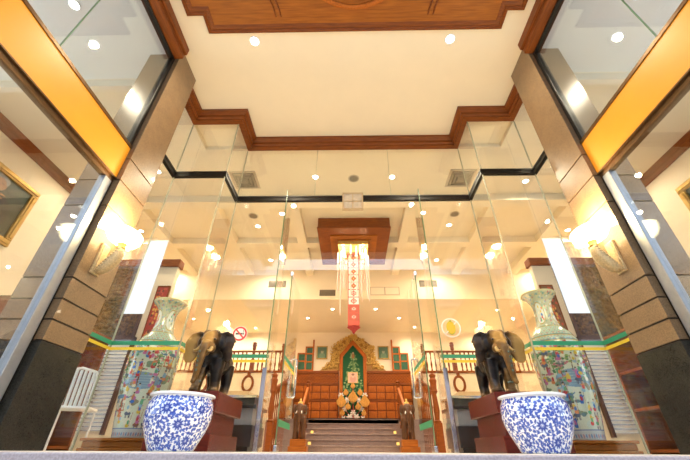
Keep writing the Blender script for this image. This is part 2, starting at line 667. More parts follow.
# porch ceiling trim above the glass, black channel
outer = [(0.0, 5.28), (0.10, 5.28), (0.10, 5.32), (0.13, 5.34), (0.13, 5.40), (0.19, 5.44), (0.19, 5.5), (0.0, 5.5)]
plan_r = [(-p[0], p[1]) for p in PLAN]      # travelled right to left so the left side faces the porch
struct('trim_1', MB().sweep(plan_r[:], outer), brown, 'brown wood moulding stepping along the top of the glass front')
struct('trim_2', MB().sweep(plan_r[:], [(-0.03, 3.93), (0.03, 3.93), (0.03, 3.965), (0.02, 3.97), (0.02, 4.0), (0.03, 4.005), (0.03, 4.04), (-0.03, 4.04)]),
       black_metal, 'black metal channel running across the glass front')
for s, i in ((-1, 3), (1, 4)):
    struct('trim_%d' % i, MB().box(s * 2.66, s * 2.94, -0.2, 2.98, 5.34, 5.5).box(s * 2.70, s * 2.94, -0.2, 2.98, 5.24, 5.34), brown_y, bevel=0.012)

# ------------------------------------------------------------------ glass front
G = 0.006


def pane(x0, x1, y0, y1, z0, z1, tape=None, label=None):
    """one sheet of glass; tape = outward direction (dx, dy)"""
    n_win[0] += 1
    o = struct('window_%d' % n_win[0], MB().box(x0, x1, y0, y1, z0, z1), white_glass, label)
    if tape:
        for nm, za, zb, mm in (('green_stripe', 1.115, 1.165, green_tape), ('yellow_stripe', 1.055, 1.09, yellow_tape)):
            t = 0.004
            if tape[1]:
                mb = MB().box(x0, x1, y0 - t, y0 - 0.001, za, zb)
            else:
                xs = x1 if tape[0] > 0 else x0
                mb = MB().box(xs + tape[0] * 0.001, xs + tape[0] * t, y0, y1, za, zb)
            mb.build(nm, mm, o)
    return o


for s in (-1, 1):
    pane(s * 3.07 - G, s * 3.07 + G, 3.54, 4.30, 0, 3.93, (-s, 0))
    pane(min(s * 2.2, s * 3.06), max(s * 2.2, s * 3.06), 4.31 - G, 4.31 + G, 0, 3.93, (0, -1))
    pane(s * 2.19 - G, s * 2.19 + G, 4.32, 4.99, 0, 3.93, (-s, 0))
    pane(min(s * 1.21, s * 2.18), max(s * 1.21, s * 2.18), 5 - G, 5 + G, 0, 3.93, (0, -1))
    pane(s * 3.07 - G, s * 3.07 + G, 3.54, 4.30, 4.04, 5.28)
    pane(min(s * 2.2, s * 3.06), max(s * 2.2, s * 3.06), 4.31 - G, 4.31 + G, 4.04, 5.28)
    pane(s * 2.19 - G, s * 2.19 + G, 4.32, 4.99, 4.04, 5.28)
    pane(min(s * 0.725, s * 2.18), max(s * 0.725, s * 2.18), 5 - G, 5 + G, 4.04, 5.28)
pane(-0.72, 0.72, 5 - G, 5 + G, 4.04, 5.28)
pane(-1.19, 1.19, 5 - G, 5 + G, 2.5, 3.93)
# slim joints between the sheets
jb = MB()
for s in (-1, 1):
    for x, y in ((3.07, 4.31), (2.19, 4.31), (2.19, 5.0)):
        jb.box(s * x - 0.008, s * x + 0.008, y - 0.008, y + 0.008, 0, 3.93)
        jb.box(s * x - 0.008, s * x + 0.008, y - 0.008, y + 0.008, 4.04, 5.28)
    jb.box(s * 0.7225 - 0.003, s * 0.7225 + 0.003, 4.994, 5.006, 4.04, 5.28)
struct('trim_5', jb, mat('glass_joint_silicone', (0.42, 0.40, 0.26), 0.3, noise=0.1))

# glass fins beside the doorway
for s, i in ((-1, 'left'), (1, 'right')):
    n_win[0] += 1
    o = struct('window_%d' % n_win[0], MB().box(s * 1.20 - G, s * 1.20 + G, 4.82, 5.3, 0, 4.06), white_glass,
               'upright glass fin %s of the doorway' % i)
    MB().box(s * 1.20 - G * 1.3, s * 1.20 + G * 1.3, 4.812, 4.82, 0, 4.06).build('glass_edge', glass_edge, o)
    MB().box(s * 1.20 - 0.03, s * 1.20 + 0.03, 4.78, 4.81, 0, 0.95).build('highlight_post', steel, o, bevel=0.006)  # steel strip added in place of a bright reflection on the fin

# doors, standing open inwards
for s, i in ((-1, 1), (1, 2)):
    d = thing('door_%d' % i, None, None, (s * 1.0, 5.02, 0))
    d['kind'] = 'structure'
    MB().box(-G, G, 0.0, 0.97, 0.01, 2.46).build('glass_pane', white_glass, d)
    MB().box(-0.008, 0.008, -0.006, 0.0, 0.01, 2.46).build('glass_edge', glass_edge, d)
    MB().box(-0.02, 0.02, -0.03, 0.16, 2.40, 2.47).build('top_patch_fitting', steel, d, bevel=0.004)
    MB().box(-0.02, 0.02, -0.03, 0.16, 0.0, 0.07).build('bottom_patch_fitting', steel, d, bevel=0.004)
    for k in (-1, 1):
        x = k * 0.055
        h = MB().tube([(k * 0.006, 0.86, 0.72), (x * 0.8, 0.86, 0.72), (x, 0.86, 0.74), (x, 0.86, 1.27), (x * 0.8, 0.86, 1.29), (k * 0.006, 0.86, 1.29)], 0.014, 10)
        h.build('pull_handle', steel, d, smooth=60)
    for z0, z1, mm, nm in ((1.115, 1.165, green_tape, 'green_stripe'), (1.055, 1.09, yellow_tape, 'yellow_stripe'), (0.28, 0.36, green_tape, 'kick_stripe')):
        MB().box(-s * 0.007, -s * 0.009, 0.02, 0.95, z0, z1).build(nm, mm, d)

# ------------------------------------------------------------------ pillars
ZG = [0.82, 1.01, 1.21, 1.43, 2.32, 2.70, 3.04, 5.5]
for s in (-1, 1):
    x0, x1 = s * PX, s * 3.28
    y0, y1 = 2.986, 3.522
    b = MB()
    b.box(x0, x1, y0, y1, 0, 0.812, 1)
    zs = [0.82] + ZG[1:]
    for a, c in zip(ZG[:-1], ZG[1:]):
        b.box(x0, x1, y0, y1, a + 0.009, c - 0.009 if c < 5 else c, 0)
    b.box(x0 + s * 0.014, x1, y0 + 0.014, y1 - 0.014, 0.0, CZ, 2)
    struct('pillar_' + ('left' if s < 0 else 'right'), b, [pillar_stone, black_stone, groove_stone],
           'tan granite pillar with a black granite foot, %s of the entrance' % ('left' if s < 0 else 'right'))

# ------------------------------------------------------------------ side windows with yellow bands
for s, nm in ((-1, 'left'), (1, 'right')):
    ya, yb = -0.1, 2.93
    n_win[0] += 1
    o = struct('window_%d' % n_win[0], MB().box(s * GX - G, s * GX + G, ya, yb, 3.26, 5.24), upper_glass,
               'upper side window %s of the porch' % nm)
    MB().box(s * (GX - 0.03), s * (GX + 0.05), yb, yb + 0.055, 3.2, 5.24).box(s * (GX - 0.03), s * (GX + 0.05), ya, yb, 5.2, 5.24).build('window_frame', black_metal, o, bevel=0.006)
    MB().box(s * GX - 0.008, s * GX + 0.008, 1.72, 1.728, 3.26, 5.2).build('glass_joint', glass_edge, o)
    n_win[0] += 1
    o = struct('window_%d' % n_win[0], MB().box(s * GX - G, s * GX + G, ya, yb, 0.0, 2.64), side_glass,
               'lower side window %s of the porch' % nm)
    MB().box(s * (GX - 0.03), s * (GX + 0.05), yb - 0.09, yb + 0.02, 0, 2.64).build('grey_frame_post', alu, o, bevel=0.006)
    MB().box(s * (GX - 0.012), s * (GX + 0.05), yb + 0.02, yb + 0.055, 0, 2.64).build('black_frame_post', black_metal, o, bevel=0.004)
    MB().box(s * (GX - 0.02), s * (GX + 0.05), ya, yb + 0.05, 2.64, 2.70).build('head_frame', bronze_frame, o, bevel=0.006)
    o = MB().box(s * (GX - 0.035), s * (GX + 0.05), ya, yb + 0.05, 2.715, 3.21).build('sign_band', yellow_board, None, bevel=0.004)
    tag(o, 'plain yellow fascia band above the lower side window, %s side of the porch' % nm, 'fascia board', 'yellow fascia bands')
    MB().box(s * (GX - 0.045), s * (GX + 0.05), ya, yb + 0.05, 2.70, 2.715).box(s * (GX - 0.045), s * (GX + 0.05), ya, yb + 0.05, 3.21, 3.25).build('edge_strip', bronze_frame, o)
    MB().box(s * (GX - 0.02), s * (GX + 0.03), ya, yb, 0.0, 0.05).build('sill_strip', alu, o)

# ------------------------------------------------------------------ building across the street (seen only as a reflection)
bl = thing('street_building', 'long pinkish apartment block across the street, reflected in the entrance glass', 'building', (0, -20, -0.15))
MB().box(-34, 34, -6, 0, 0, 14.6).build('facade_wall', mat('pinkish_render', (0.30, 0.22, 0.20), 0.8, noise=0.2, nscale=1), bl)
win_m = mat('dark_window_pane', (0.05, 0.06, 0.08), 0.2, noise=0.2)
bal_m = mat('pale_balcony_slab', (0.45, 0.42, 0.42), 0.8, noise=0.1)
for fl_ in range(4):
    for k in range(11):
        xx = -30 + k * 6
        MB().box(xx - 1.3, xx + 1.3, 0, 0.06, 1.2 + fl_ * 3.5, 3.2 + fl_ * 3.5).build('window', win_m, bl)
    MB().box(-33, 33, 0, 1.0, 0.55 + fl_ * 3.5, 0.75 + fl_ * 3.5).build('balcony', bal_m, bl)

# ================================================================== PORCH CEILING PANEL
cp = thing('ceiling_panel', 'stepped brown timber panel with a carved roundel on the porch ceiling', 'ceiling panel', (0.03, 1.53, CZ))


def stepped(hx, hy, nx, ny):
    return [(-hx + nx, -hy), (hx - nx, -hy), (hx - nx, -hy + ny), (hx, -hy + ny), (hx, hy - ny), (hx - nx, hy - ny), (hx - nx, hy),
            (-hx + nx, hy), (-hx + nx, hy - ny), (-hx, hy - ny), (-hx, -hy + ny), (-hx + nx, -hy + ny)]


MB().prism(stepped(2.44, 1.10, 0.24, 0.26), -0.03, 0.0, 'Z').build('plank_field', orange_x, cp)
fr = MB()
pth = stepped(2.50, 1.17, 0.24, 0.26)
fr.sweep(pth, [(0.0, -0.001), (0.0, -0.05), (0.03, -0.06), (0.05, -0.045), (0.07, -0.06), (0.10, -0.05), (0.12, -0.03), (0.12, -0.001)], close=True)
fr.build('border_moulding', brown, cp, smooth=30)
ro = MB()
for r0, r1, h in ((0.80, 0.86, 0.055), (0.70, 0.74, 0.05), (0.34, 0.40, 0.05)):
    ro.lathe([(r0, -0.03), (r0, -h), ((r0 + r1) / 2, -h - 0.012), (r1, -h), (r1, -0.03)], 64, cap=False)
for k in range(16):
    a = 2 * math.pi * k / 16
    ro.ell((0.55 * math.cos(a), 0.55 * math.sin(a), -0.035), (0.13, 0.045, 0.02), Matrix.Rotation(a, 3, 'Z'), 12, 8)
ro.ell((0, 0, -0.03), (0.3, 0.3, 0.04))
ro.build('carved_roundel', orange, cp, smooth=50)
ar = MB()
for sx in (-1, 1):
    for sy in (-1, 1):
        for r in (0.78, 0.84):
            pts = [(sx * (2.2 - 0.05) - sx * r * 1.25 * math.cos(t), sy * 0.85 - sy * r * math.sin(t) + sy * 0.1, -0.032)
                   for t in [i / 14 * math.pi / 2 for i in range(15)]]
            ar.tube(pts, 0.014, 6)
ar.build('carved_arc', brown, cp, smooth=60)


# ================================================================== DOWNLIGHTS, SPEAKERS, VENTS
def downlight_root(r=0.062):
    t = thing('ceiling_downlight', 'x', 'ceiling light')
    MB().lathe([(r, 0.0), (r * 1.3, 0.0), (r * 1.35, -0.006), (r * 1.25, -0.012), (r, -0.008)], 24, cap=False).build('trim_ring', white_paint, t, smooth=50)
    MB().lathe([(r, 0.0), (r * 1.0, -0.006), (r * 0.7, -0.011), (r * 0.3, -0.013)], 24).build('lamp_lens', lamp_glow, t, smooth=50)
    return t


DL = [  # x, y, z, power scale, label
    (-1.56, 2.85, CZ, P_PORCH, 'round downlight in the cream porch ceiling left of the timber panel edge'),
    (1.555, 2.865, CZ, P_PORCH, 'round downlight in the cream porch ceiling right of the timber panel edge'),
    (-0.865, 5.95, HZ, 1, 'hall downlight left of the round speaker nearest the glass front'),
    (0.93, 5.97, HZ, 1, 'hall downlight right of the round speaker nearest the glass front'),
    (-1.9, 7.4, HZ, 1, 'hall downlight just above the left fin of the doorway'),
    (1.9, 7.4, HZ, 1, 'hall downlight just above the right fin of the doorway'),
    (-2.70, 8.0, HZ, 1, 'hall downlight in the coffer beside the left round speaker'),
    (2.74, 8.0, HZ, 1, 'hall downlight in the coffer beside the right round speaker'),
    (-2.74, 10.05, HZ, 1, 'hall downlight in the rear coffer left of the wooden chandelier panel'),
    (2.82, 10.09, HZ, 1, 'hall downlight in the rear coffer right of the wooden chandelier panel'),
    (-6.2, 8.22, HZ, 1, 'hall downlight in the far left coffer beside the left wall lamp'),
    (6.22, 8.30, HZ, 1, 'hall downlight in the far right coffer beside the right wall lamp'),
    (-6.25, 10.38, HZ, 1, 'hall downlight at the far left, right of the left white reflection panel'),
    (6.32, 10.41, HZ, 1, 'hall downlight at the far right, left of the right white reflection panel'),
    (-4.486, 5.72, HZ, 1, 'hall downlight close behind the left pillar top'),
    (4.107, 6.156, HZ, 1, 'hall downlight close behind the right pillar top'),
    (-0.72, 11.73, 4.3, 0.65, 'rear downlight left of the chandelier tail'),
    (0.83, 11.73, 4.3, 0.65, 'rear downlight right of the chandelier tail'),
    (-1.72, 12.7, 4.3, 0.65, 'rear downlight above the left stepped lattice rack'),
    (1.78, 12.71, 4.3, 0.65, 'rear downlight above the right stepped lattice rack'),
    (2.54, 13.83, 4.3, 0.65, 'small rear downlight above the right balustrade end'),
    (-5.14, 13.95, 4.3, 0.65, 'small rear downlight above the left elephant statue'),
    (-4.03, 13.95, 4.3, 0.65, 'small rear downlight right of the no smoking sign'),
    (5.23, 13.97, 4.3, 0.65, 'small rear downlight between the yellow fruit sign and right elephant'),
    (5.21, 11.85, 4.3, 0.65, 'rear downlight just above the right elephant statue'),
    (-6.0, 6.0, HZ, 0.5, 'small downlight in the side room ceiling seen through the left window'),
    (6.0, 6.0, HZ, 0.5, 'small downlight in the side room ceiling seen through the right window'),
    (-4.02, 2.24, HZ, 0.7, 'downlight seen through the upper left window above the yellow band, at the picture top'),
    (4.02, 2.24, HZ, 0.7, 'downlight seen through the upper right window above the yellow band, at the picture top'),
    (-5.4, 0.8, HZ, 0.5, 'unseen side room downlight added for brightness behind the left window, nearest the street'),  # this pair is unseen, added to brighten the side rooms
    (5.4, 0.8, HZ, 0.5, 'unseen side room downlight added for brightness behind the right window, nearest the street'),
]
base = downlight_root()
for i, (x, y, z, p, lab) in enumerate(DL):
    o = base if i == 0 else copy_tree(base)
    o.location = (x, y, z)
    o['label'] = lab
    o['group'] = 'recessed ceiling downlights'
    o.scale = (0.85,) * 3 if z < 5 else (1,) * 3
for i, (x, y, z, p, lab) in enumerate(DL):
    lamp('downlight_lamp', 'SPOT', (x, y, z - 0.03), p if p > 10 else p * P_DOWN, (1, 0.86, 0.64), None, 0.05, 165)

for i, (x, y, lab) in enumerate(((0.034, 6.016, 'round grey ceiling speaker between the two front hall downlights'),
                                 (-2.706, 7.5, 'round grey ceiling speaker in the left coffer'),
                                 (2.766, 7.47, 'round grey ceiling speaker in the right coffer'))):
    t = thing('ceiling_speaker', lab, 'speaker', (x, y, HZ), 0, 'round ceiling speakers')
    MB().lathe([(0.10, 0), (0.13, 0), (0.13, -0.008), (0.115, -0.014), (0.10, -0.01)], 24, cap=False).build('trim_ring', pale_grille, t, smooth=50)
    g = MB().lathe([(0.10, -0.001), (0.10, -0.009)], 24)
    for k in range(-4, 5):
        hw = math.sqrt(0.1 ** 2 - (k * 0.02) ** 2)
        g.box(-hw, hw, k * 0.02 - 0.004, k * 0.02 + 0.004, -0.013, -0.009)
    g.build('speaker_grille', grey_grille, t)

for s, nm in ((-1, 'left'), (1, 'right')):
    # pyramid air diffusers behind the upper glass
    t = thing('air_diffuser', 'square pyramid air diffuser in the hall ceiling, %s of the doorway' % nm, 'air vent', (s * 2.54, 6.03, HZ), 0, 'pyramid air diffusers')
    f = MB().sweep([(-0.3, -0.3), (0.3, -0.3), (0.3, 0.3), (-0.3, 0.3)], [(0, 0), (0, -0.02), (0.04, -0.03), (0.05, -0.01), (0.05, 0)], close=True)
    f.build('vent_frame', pale_grille, t)
    g = MB()
    for k, h in ((0.24, 0.03), (0.17, 0.045), (0.10, 0.06)):
        g.sweep([(-k, -k), (k, -k), (k, k), (-k, k)], [(0, -h + 0.03), (0.0, -h), (0.05, -h - 0.02), (0.05, -h + 0.01)], close=True)
    g.box(-0.05, 0.05, -0.05, 0.05, -0.085, -0.07)
    g.build('vent_cone', grey_grille, t)
    MB().box(-0.24, 0.24, -0.24, 0.24, -0.008, -0.001).build('vent_throat', dark_grille, t)
    # slotted grille low on the rear bulkhead
    t = thing('air_grille', 'dark slotted air grille on the rear bulkhead, far %s' % nm, 'air vent', (s * 2.6, 10.8, 4.74), 0, 'bulkhead air grilles')
    g = MB()
    for k in range(5):
        g.box(-0.28, 0.28, -0.02, -0.004, k * 0.045 + 0.01, k * 0.045 + 0.03)
    g.build('louvre_slats', grey_grille, t)
    MB().box(-0.3, 0.3, -0.006, 0, 0, 0.24).build('grille_back', dark_grille, t)
    # side room vent
    t = thing('ceiling_vent', 'tan square ceiling vent seen through the %s side window' % nm, 'air vent', (s * 5.6, 5.45, HZ), 0, 'side room ceiling vents')
    MB().box(-0.3, 0.3, -0.3, 0.3, -0.012, 0).build('vent_plate', tan_board, t)
    g = MB()
    for k in range(-5, 6):
        g.box(-0.26, 0.26, k * 0.05 - 0.012, k * 0.05 + 0.012, -0.02, -0.012)
    g.build('vent_slats', tan_board, t)
t = thing('air_grille', 'dark slotted air grille on the rear bulkhead, left of the chandelier', 'air vent', (-0.85, 10.8, 4.42), 0, 'bulkhead air grilles')
g = MB()
for k in range(5):
    g.box(-0.25, 0.25, -0.02, -0.004, k * 0.043 + 0.01, k * 0.043 + 0.03)
g.build('louvre_slats', grey_grille, t)
MB().box(-0.27, 0.27, -0.006, 0, 0, 0.22).build('grille_back', dark_grille, t)
t = thing('access_panel', 'pale double access panel on the rear bulkhead, right of the chandelier', 'access panel', (1.1, 10.8, 4.44))
MB().box(-0.5, 0.5, -0.008, 0, 0, 0.30).build('panel_frame', pale_grille, t)
for s in (-1, 1):
    MB().box(s * 0.02, s * 0.47, -0.016, -0.008, 0.025, 0.275).build('panel_leaf', wall_cream, t)

# square frosted light box on the channel above the doors
t = thing('door_sensor_box', 'square frosted box in a thin metal frame above the doorway', 'sensor', (0, 4.97, 3.68))
f = MB()
for a in (-1, 1):
    f.box(a * 0.165, a * 0.19, -0.06, 0, 0, 0.38)
for z in (0, 0.355):
    f.box(-0.165, 0.165, -0.06, 0, z, z + 0.025)
f.build('metal_frame', mat('pale_brass', (0.62, 0.48, 0.30), 0.35, 0.5, noise=0.1), t)
MB().box(-0.165, 0.165, -0.045, -0.005, 0.025, 0.355).build('frosted_cover', mat('frosted_cover', (0.62, 0.52, 0.38), 0.5, noise=0.25, nscale=14), t)
MB().box(-0.012, 0.012, -0.05, -0.045, 0.025, 0.355).box(-0.165, 0.165, -0.05, -0.045, 0.175, 0.2).build('cross_bar', MATS['pale_brass'], t)

# ================================================================== WALL SCONCES
for s, nm in ((-1, 'left'), (1, 'right')):
    t = thing('wall_sconce', 'glowing bowl wall lamp on a leaf bracket, on the %s pillar' % nm, 'wall lamp', (s * PX, 3.2, 1.56), 0, 'leaf bracket wall lamps')
    k = -s   # towards the porch
    MB().box(0, k * 0.025, -0.06, 0.06, 0.0, 0.36).box(k * 0.025, k * 0.035, -0.045, 0.045, 0.02, 0.34).build('wall_plate', plaster_gold, t, bevel=0.006)
    lf = MB()
    pts, rad = [], []
    for i in range(15):
        u = i / 14
        a = R(-80 + 185 * u)
        pts.append((k * float(np.interp(u, [0, .2, .45, .7, .88, 1], [.035, .075, .135, .185, .20, .18])), 0, float(np.interp(u, [0, .2, .45, .7, .88, 1], [.02, .05, .12, .22, .295, .335]))))
        rad.append(0.018 + 0.048 * math.sin(math.pi * min(1, u * 1.02)) ** 0.7)
    lf.tube(pts, rad, 14, sq=(0.7, 1.25))
    for i in range(1, 14):
        p = pts[i]
        for sy in (-1, 1):
            lf.ell((p[0], sy * rad[i] * 0.95, p[2]), (0.02, rad[i] * 0.55, 0.011), Matrix.Rotation(R(-k * 25), 3, 'Y'), 10, 6)
    lf.build('leaf_bracket', plaster_gold, t, smooth=60)
    MB().lathe([(0.03, 0.31), (0.045, 0.32), (0.04, 0.35), (0.05, 0.37)], 16, (k * 0.185, 0, 0)).build('lamp_cup', gold, t, smooth=50)
    prof = [(0.045, 0.37), (0.09, 0.38), (0.135, 0.41), (0.158, 0.45), (0.165, 0.51), (0.158, 0.51), (0.148, 0.46), (0.125, 0.425), (0.08, 0.395)]
    MB().lathe(prof, 32, (k * 0.172, 0, 0), cap=True, sc=(1, 1.35)).build('bowl_shade', shade_glow, t, smooth=60)
    lamp('sconce_lamp', 'POINT', (k * 0.18, 0, 0.62), P_SCONCE, (1, 0.76, 0.42), t, 0.06)

# ================================================================== SIDE ROOM PORTRAITS
def portrait(seed, warm):
    c = Canvas(0.9, 1.0, 90, 100, (0.022, 0.026, 0.018))
    rnd = random.Random(seed)
    for _ in range(60):
        c.ell(rnd.uniform(0, .9), rnd.uniform(0, 1), rnd.uniform(.05, .15), rnd.uniform(.05, .15), (0.03, 0.035 + rnd.uniform(0, .02), 0.022), a=.3)
    c.ell(.45, 0.320, .33, .38, (0.03, 0.02, 0.015))
    c.ell(.45, 0.820, .105, .14, (0.33, 0.19, 0.11))
    c.ell(.45, 0.900, .12, .10, (0.28, 0.27, 0.25))
    c.ell(.45, 0.820, .085, .115, (0.36, 0.20, 0.12))
    c.ell(.41, 0.840, .014, .008, (0.05, 0.03, 0.02)); c.ell(.49, 0.840, .014, .008, (0.05, 0.03, 0.02))
    c.ell(.45, 0.765, .03, .008, (0.22, 0.08, 0.06))
    for k in range(5):
        c.line(.30 + .02 * k, .64 - .06 * k, .60 - .02 * k, .66 - .07 * k, .022, warm)
    c.line(.45, .05, .45, .68, .03, warm)
    return c


for s, nm in ((-1, 'left'), (1, 'right')):
    t = thing('framed_painting', 'dark portrait painting in a wide gold frame on the %s side room wall' % nm, 'painting', (s * (HW - 0.01), 4.81, 3.30), 0, 'gold framed portraits')
    t.scale = (1.374,) * 3
    rz = R(90) if s < 0 else R(-90)
    f = MB()
    for a, b in (((-0.56, 0.0), (0.56, 0.1)), ((-0.56, 0.86), (0.56, 0.96)), ((-0.56, 0.1), (-0.46, 0.86)), ((0.46, 0.1), (0.56, 0.86))):
        f.box(a[0], b[0], -0.05, -0.002, a[1], b[1])
        f.box(a[0] + 0.025, b[0] - 0.025, -0.066, -0.05, a[1] + 0.025, b[1] - 0.025)
    o = f.build('gold_frame', goldframe, t, bevel=0.012)
    o.rotation_euler = (0, 0, rz)
    c = portrait(3 if s < 0 else 8, (0.40, 0.17, 0.05) if s < 0 else (0.25, 0.20, 0.10))
    me = panel_painted('canvas', c, attr_mat('oil_paint', 0.4, 0.1))
    for v in me.vertices:
        v.co.x *= 0.92 / 0.9
        v.co.z = v.co.z * 0.76 + 0.1
        v.co.y = -0.02
    link('canvas', me, t, None, rz, 0.01)

# ================================================================== BLUE AND WHITE POTS
def pot_mesh():
    rnd = random.Random(11)
    prof = [(0.175, 0.0), (0.188, 0.008), (0.215, 0.06), (0.25, 0.13), (0.277, 0.20), (0.289, 0.26), (0.288, 0.32), (0.277, 0.37), (0.262, 0.40), (0.259, 0.408),
            (0.266, 0.413), (0.283, 0.417), (0.288, 0.424), (0.286, 0.434), (0.278, 0.438)]
    pr = np.array(prof)
    L = float(np.hypot(*np.diff(pr, axis=0).T).sum())
    W = 1.8
    white, b1, b2, b3 = (0.84, 0.86, 0.90), (0.025, 0.055, 0.33), (0.055, 0.11, 0.46), (0.26, 0.36, 0.70)
    c = Canvas(W, L, 460, 150, white)
    vt = float(np.r_[0, np.cumsum(np.hypot(*np.diff(pr, axis=0).T))][9])
    # scrolling vines
    for row in range(7):
        v0 = 0.03 + row * 0.062
        for k in range(40):
            u0 = k * W / 40
            c.line(u0, v0 + 0.018 * math.sin(k * 1.57 + row), u0 + W / 40, v0 + 0.018 * math.sin((k + 1) * 1.57 + row), 0.005, b2)
    pts = []
    tries = 0
    flowers = [(u, v) for r_, v in enumerate((0.09, 0.215, 0.335)) for u in np.arange(6) * W / 6 + (r_ % 2) * W / 12 + (r_ * 0.03)]
    while len(pts) < 620 and tries < 30000:
        tries += 1
        u, v = rnd.uniform(0, W), rnd.uniform(0.012, vt)
        if all(((u - a + W / 2) % W - W / 2) ** 2 + (v - b) ** 2 > 0.0235 ** 2 for a, b in pts):
            if all(((u - a + W / 2) % W - W / 2) ** 2 + (v - b) ** 2 > 0.052 ** 2 for a, b in flowers):
                pts.append((u, v))
    for u, v in pts:
        ang = rnd.uniform(0, 6.28)
        col = b1 if rnd.random() < .55 else b2
        c.leaf(u - 0.014 * math.cos(ang), v - 0.014 * math.sin(ang), 0.034, 0.0105, ang, col)
        c.leaf(u, v, 0.024, 0.0085, ang + rnd.choice((-1.2, 1.2)), b2)
        if rnd.random() < .3:
            c.ell(u + 0.006, v, 0.004, 0.004, b3)
    for u, v in flowers:
        c.ell(u, v, 0.05, 0.05, (0.62, 0.70, 0.88))
        for k in range(10):
            a = 2 * math.pi * k / 10
            c.leaf(u + 0.012 * math.cos(a), v + 0.012 * math.sin(a), 0.04, 0.0085, a, b1)
        c.ell(u, v, 0.011, 0.011, b2)
        c.ell(u, v, 0.005, 0.005, white)
    c.rect(0, W * 0.9999, vt - 0.002, L, (0.80, 0.82, 0.86))
    c.c[c.V > vt + 0.004] = (0.80, 0.82, 0.86)
    inner = [(0.262, 0.438), (0.25, 0.425), (0.247, 0.40), (0.262, 0.33), (0.26, 0.26), (0.22, 0.10), (0.16, 0.03), (0.02, 0.025)]
    return lathe_painted('pot_body', prof, c, attr_mat('blue_white_porcelain', 0.09, 0.6), inner)


pm = pot_mesh()
for s, nm, x in ((-1, 'left', -1.53), (1, 'right', 1.525)):
    o = link('porcelain_pot', pm, None, (x, 3.3, 0.0), R(20 if s < 0 else 215))
    o.scale = (0.945, 0.945, 0.965)
    tag(o, 'blue and white porcelain fishbowl pot in front of the %s red pedestal' % nm, 'pot', 'blue and white fishbowl pots')

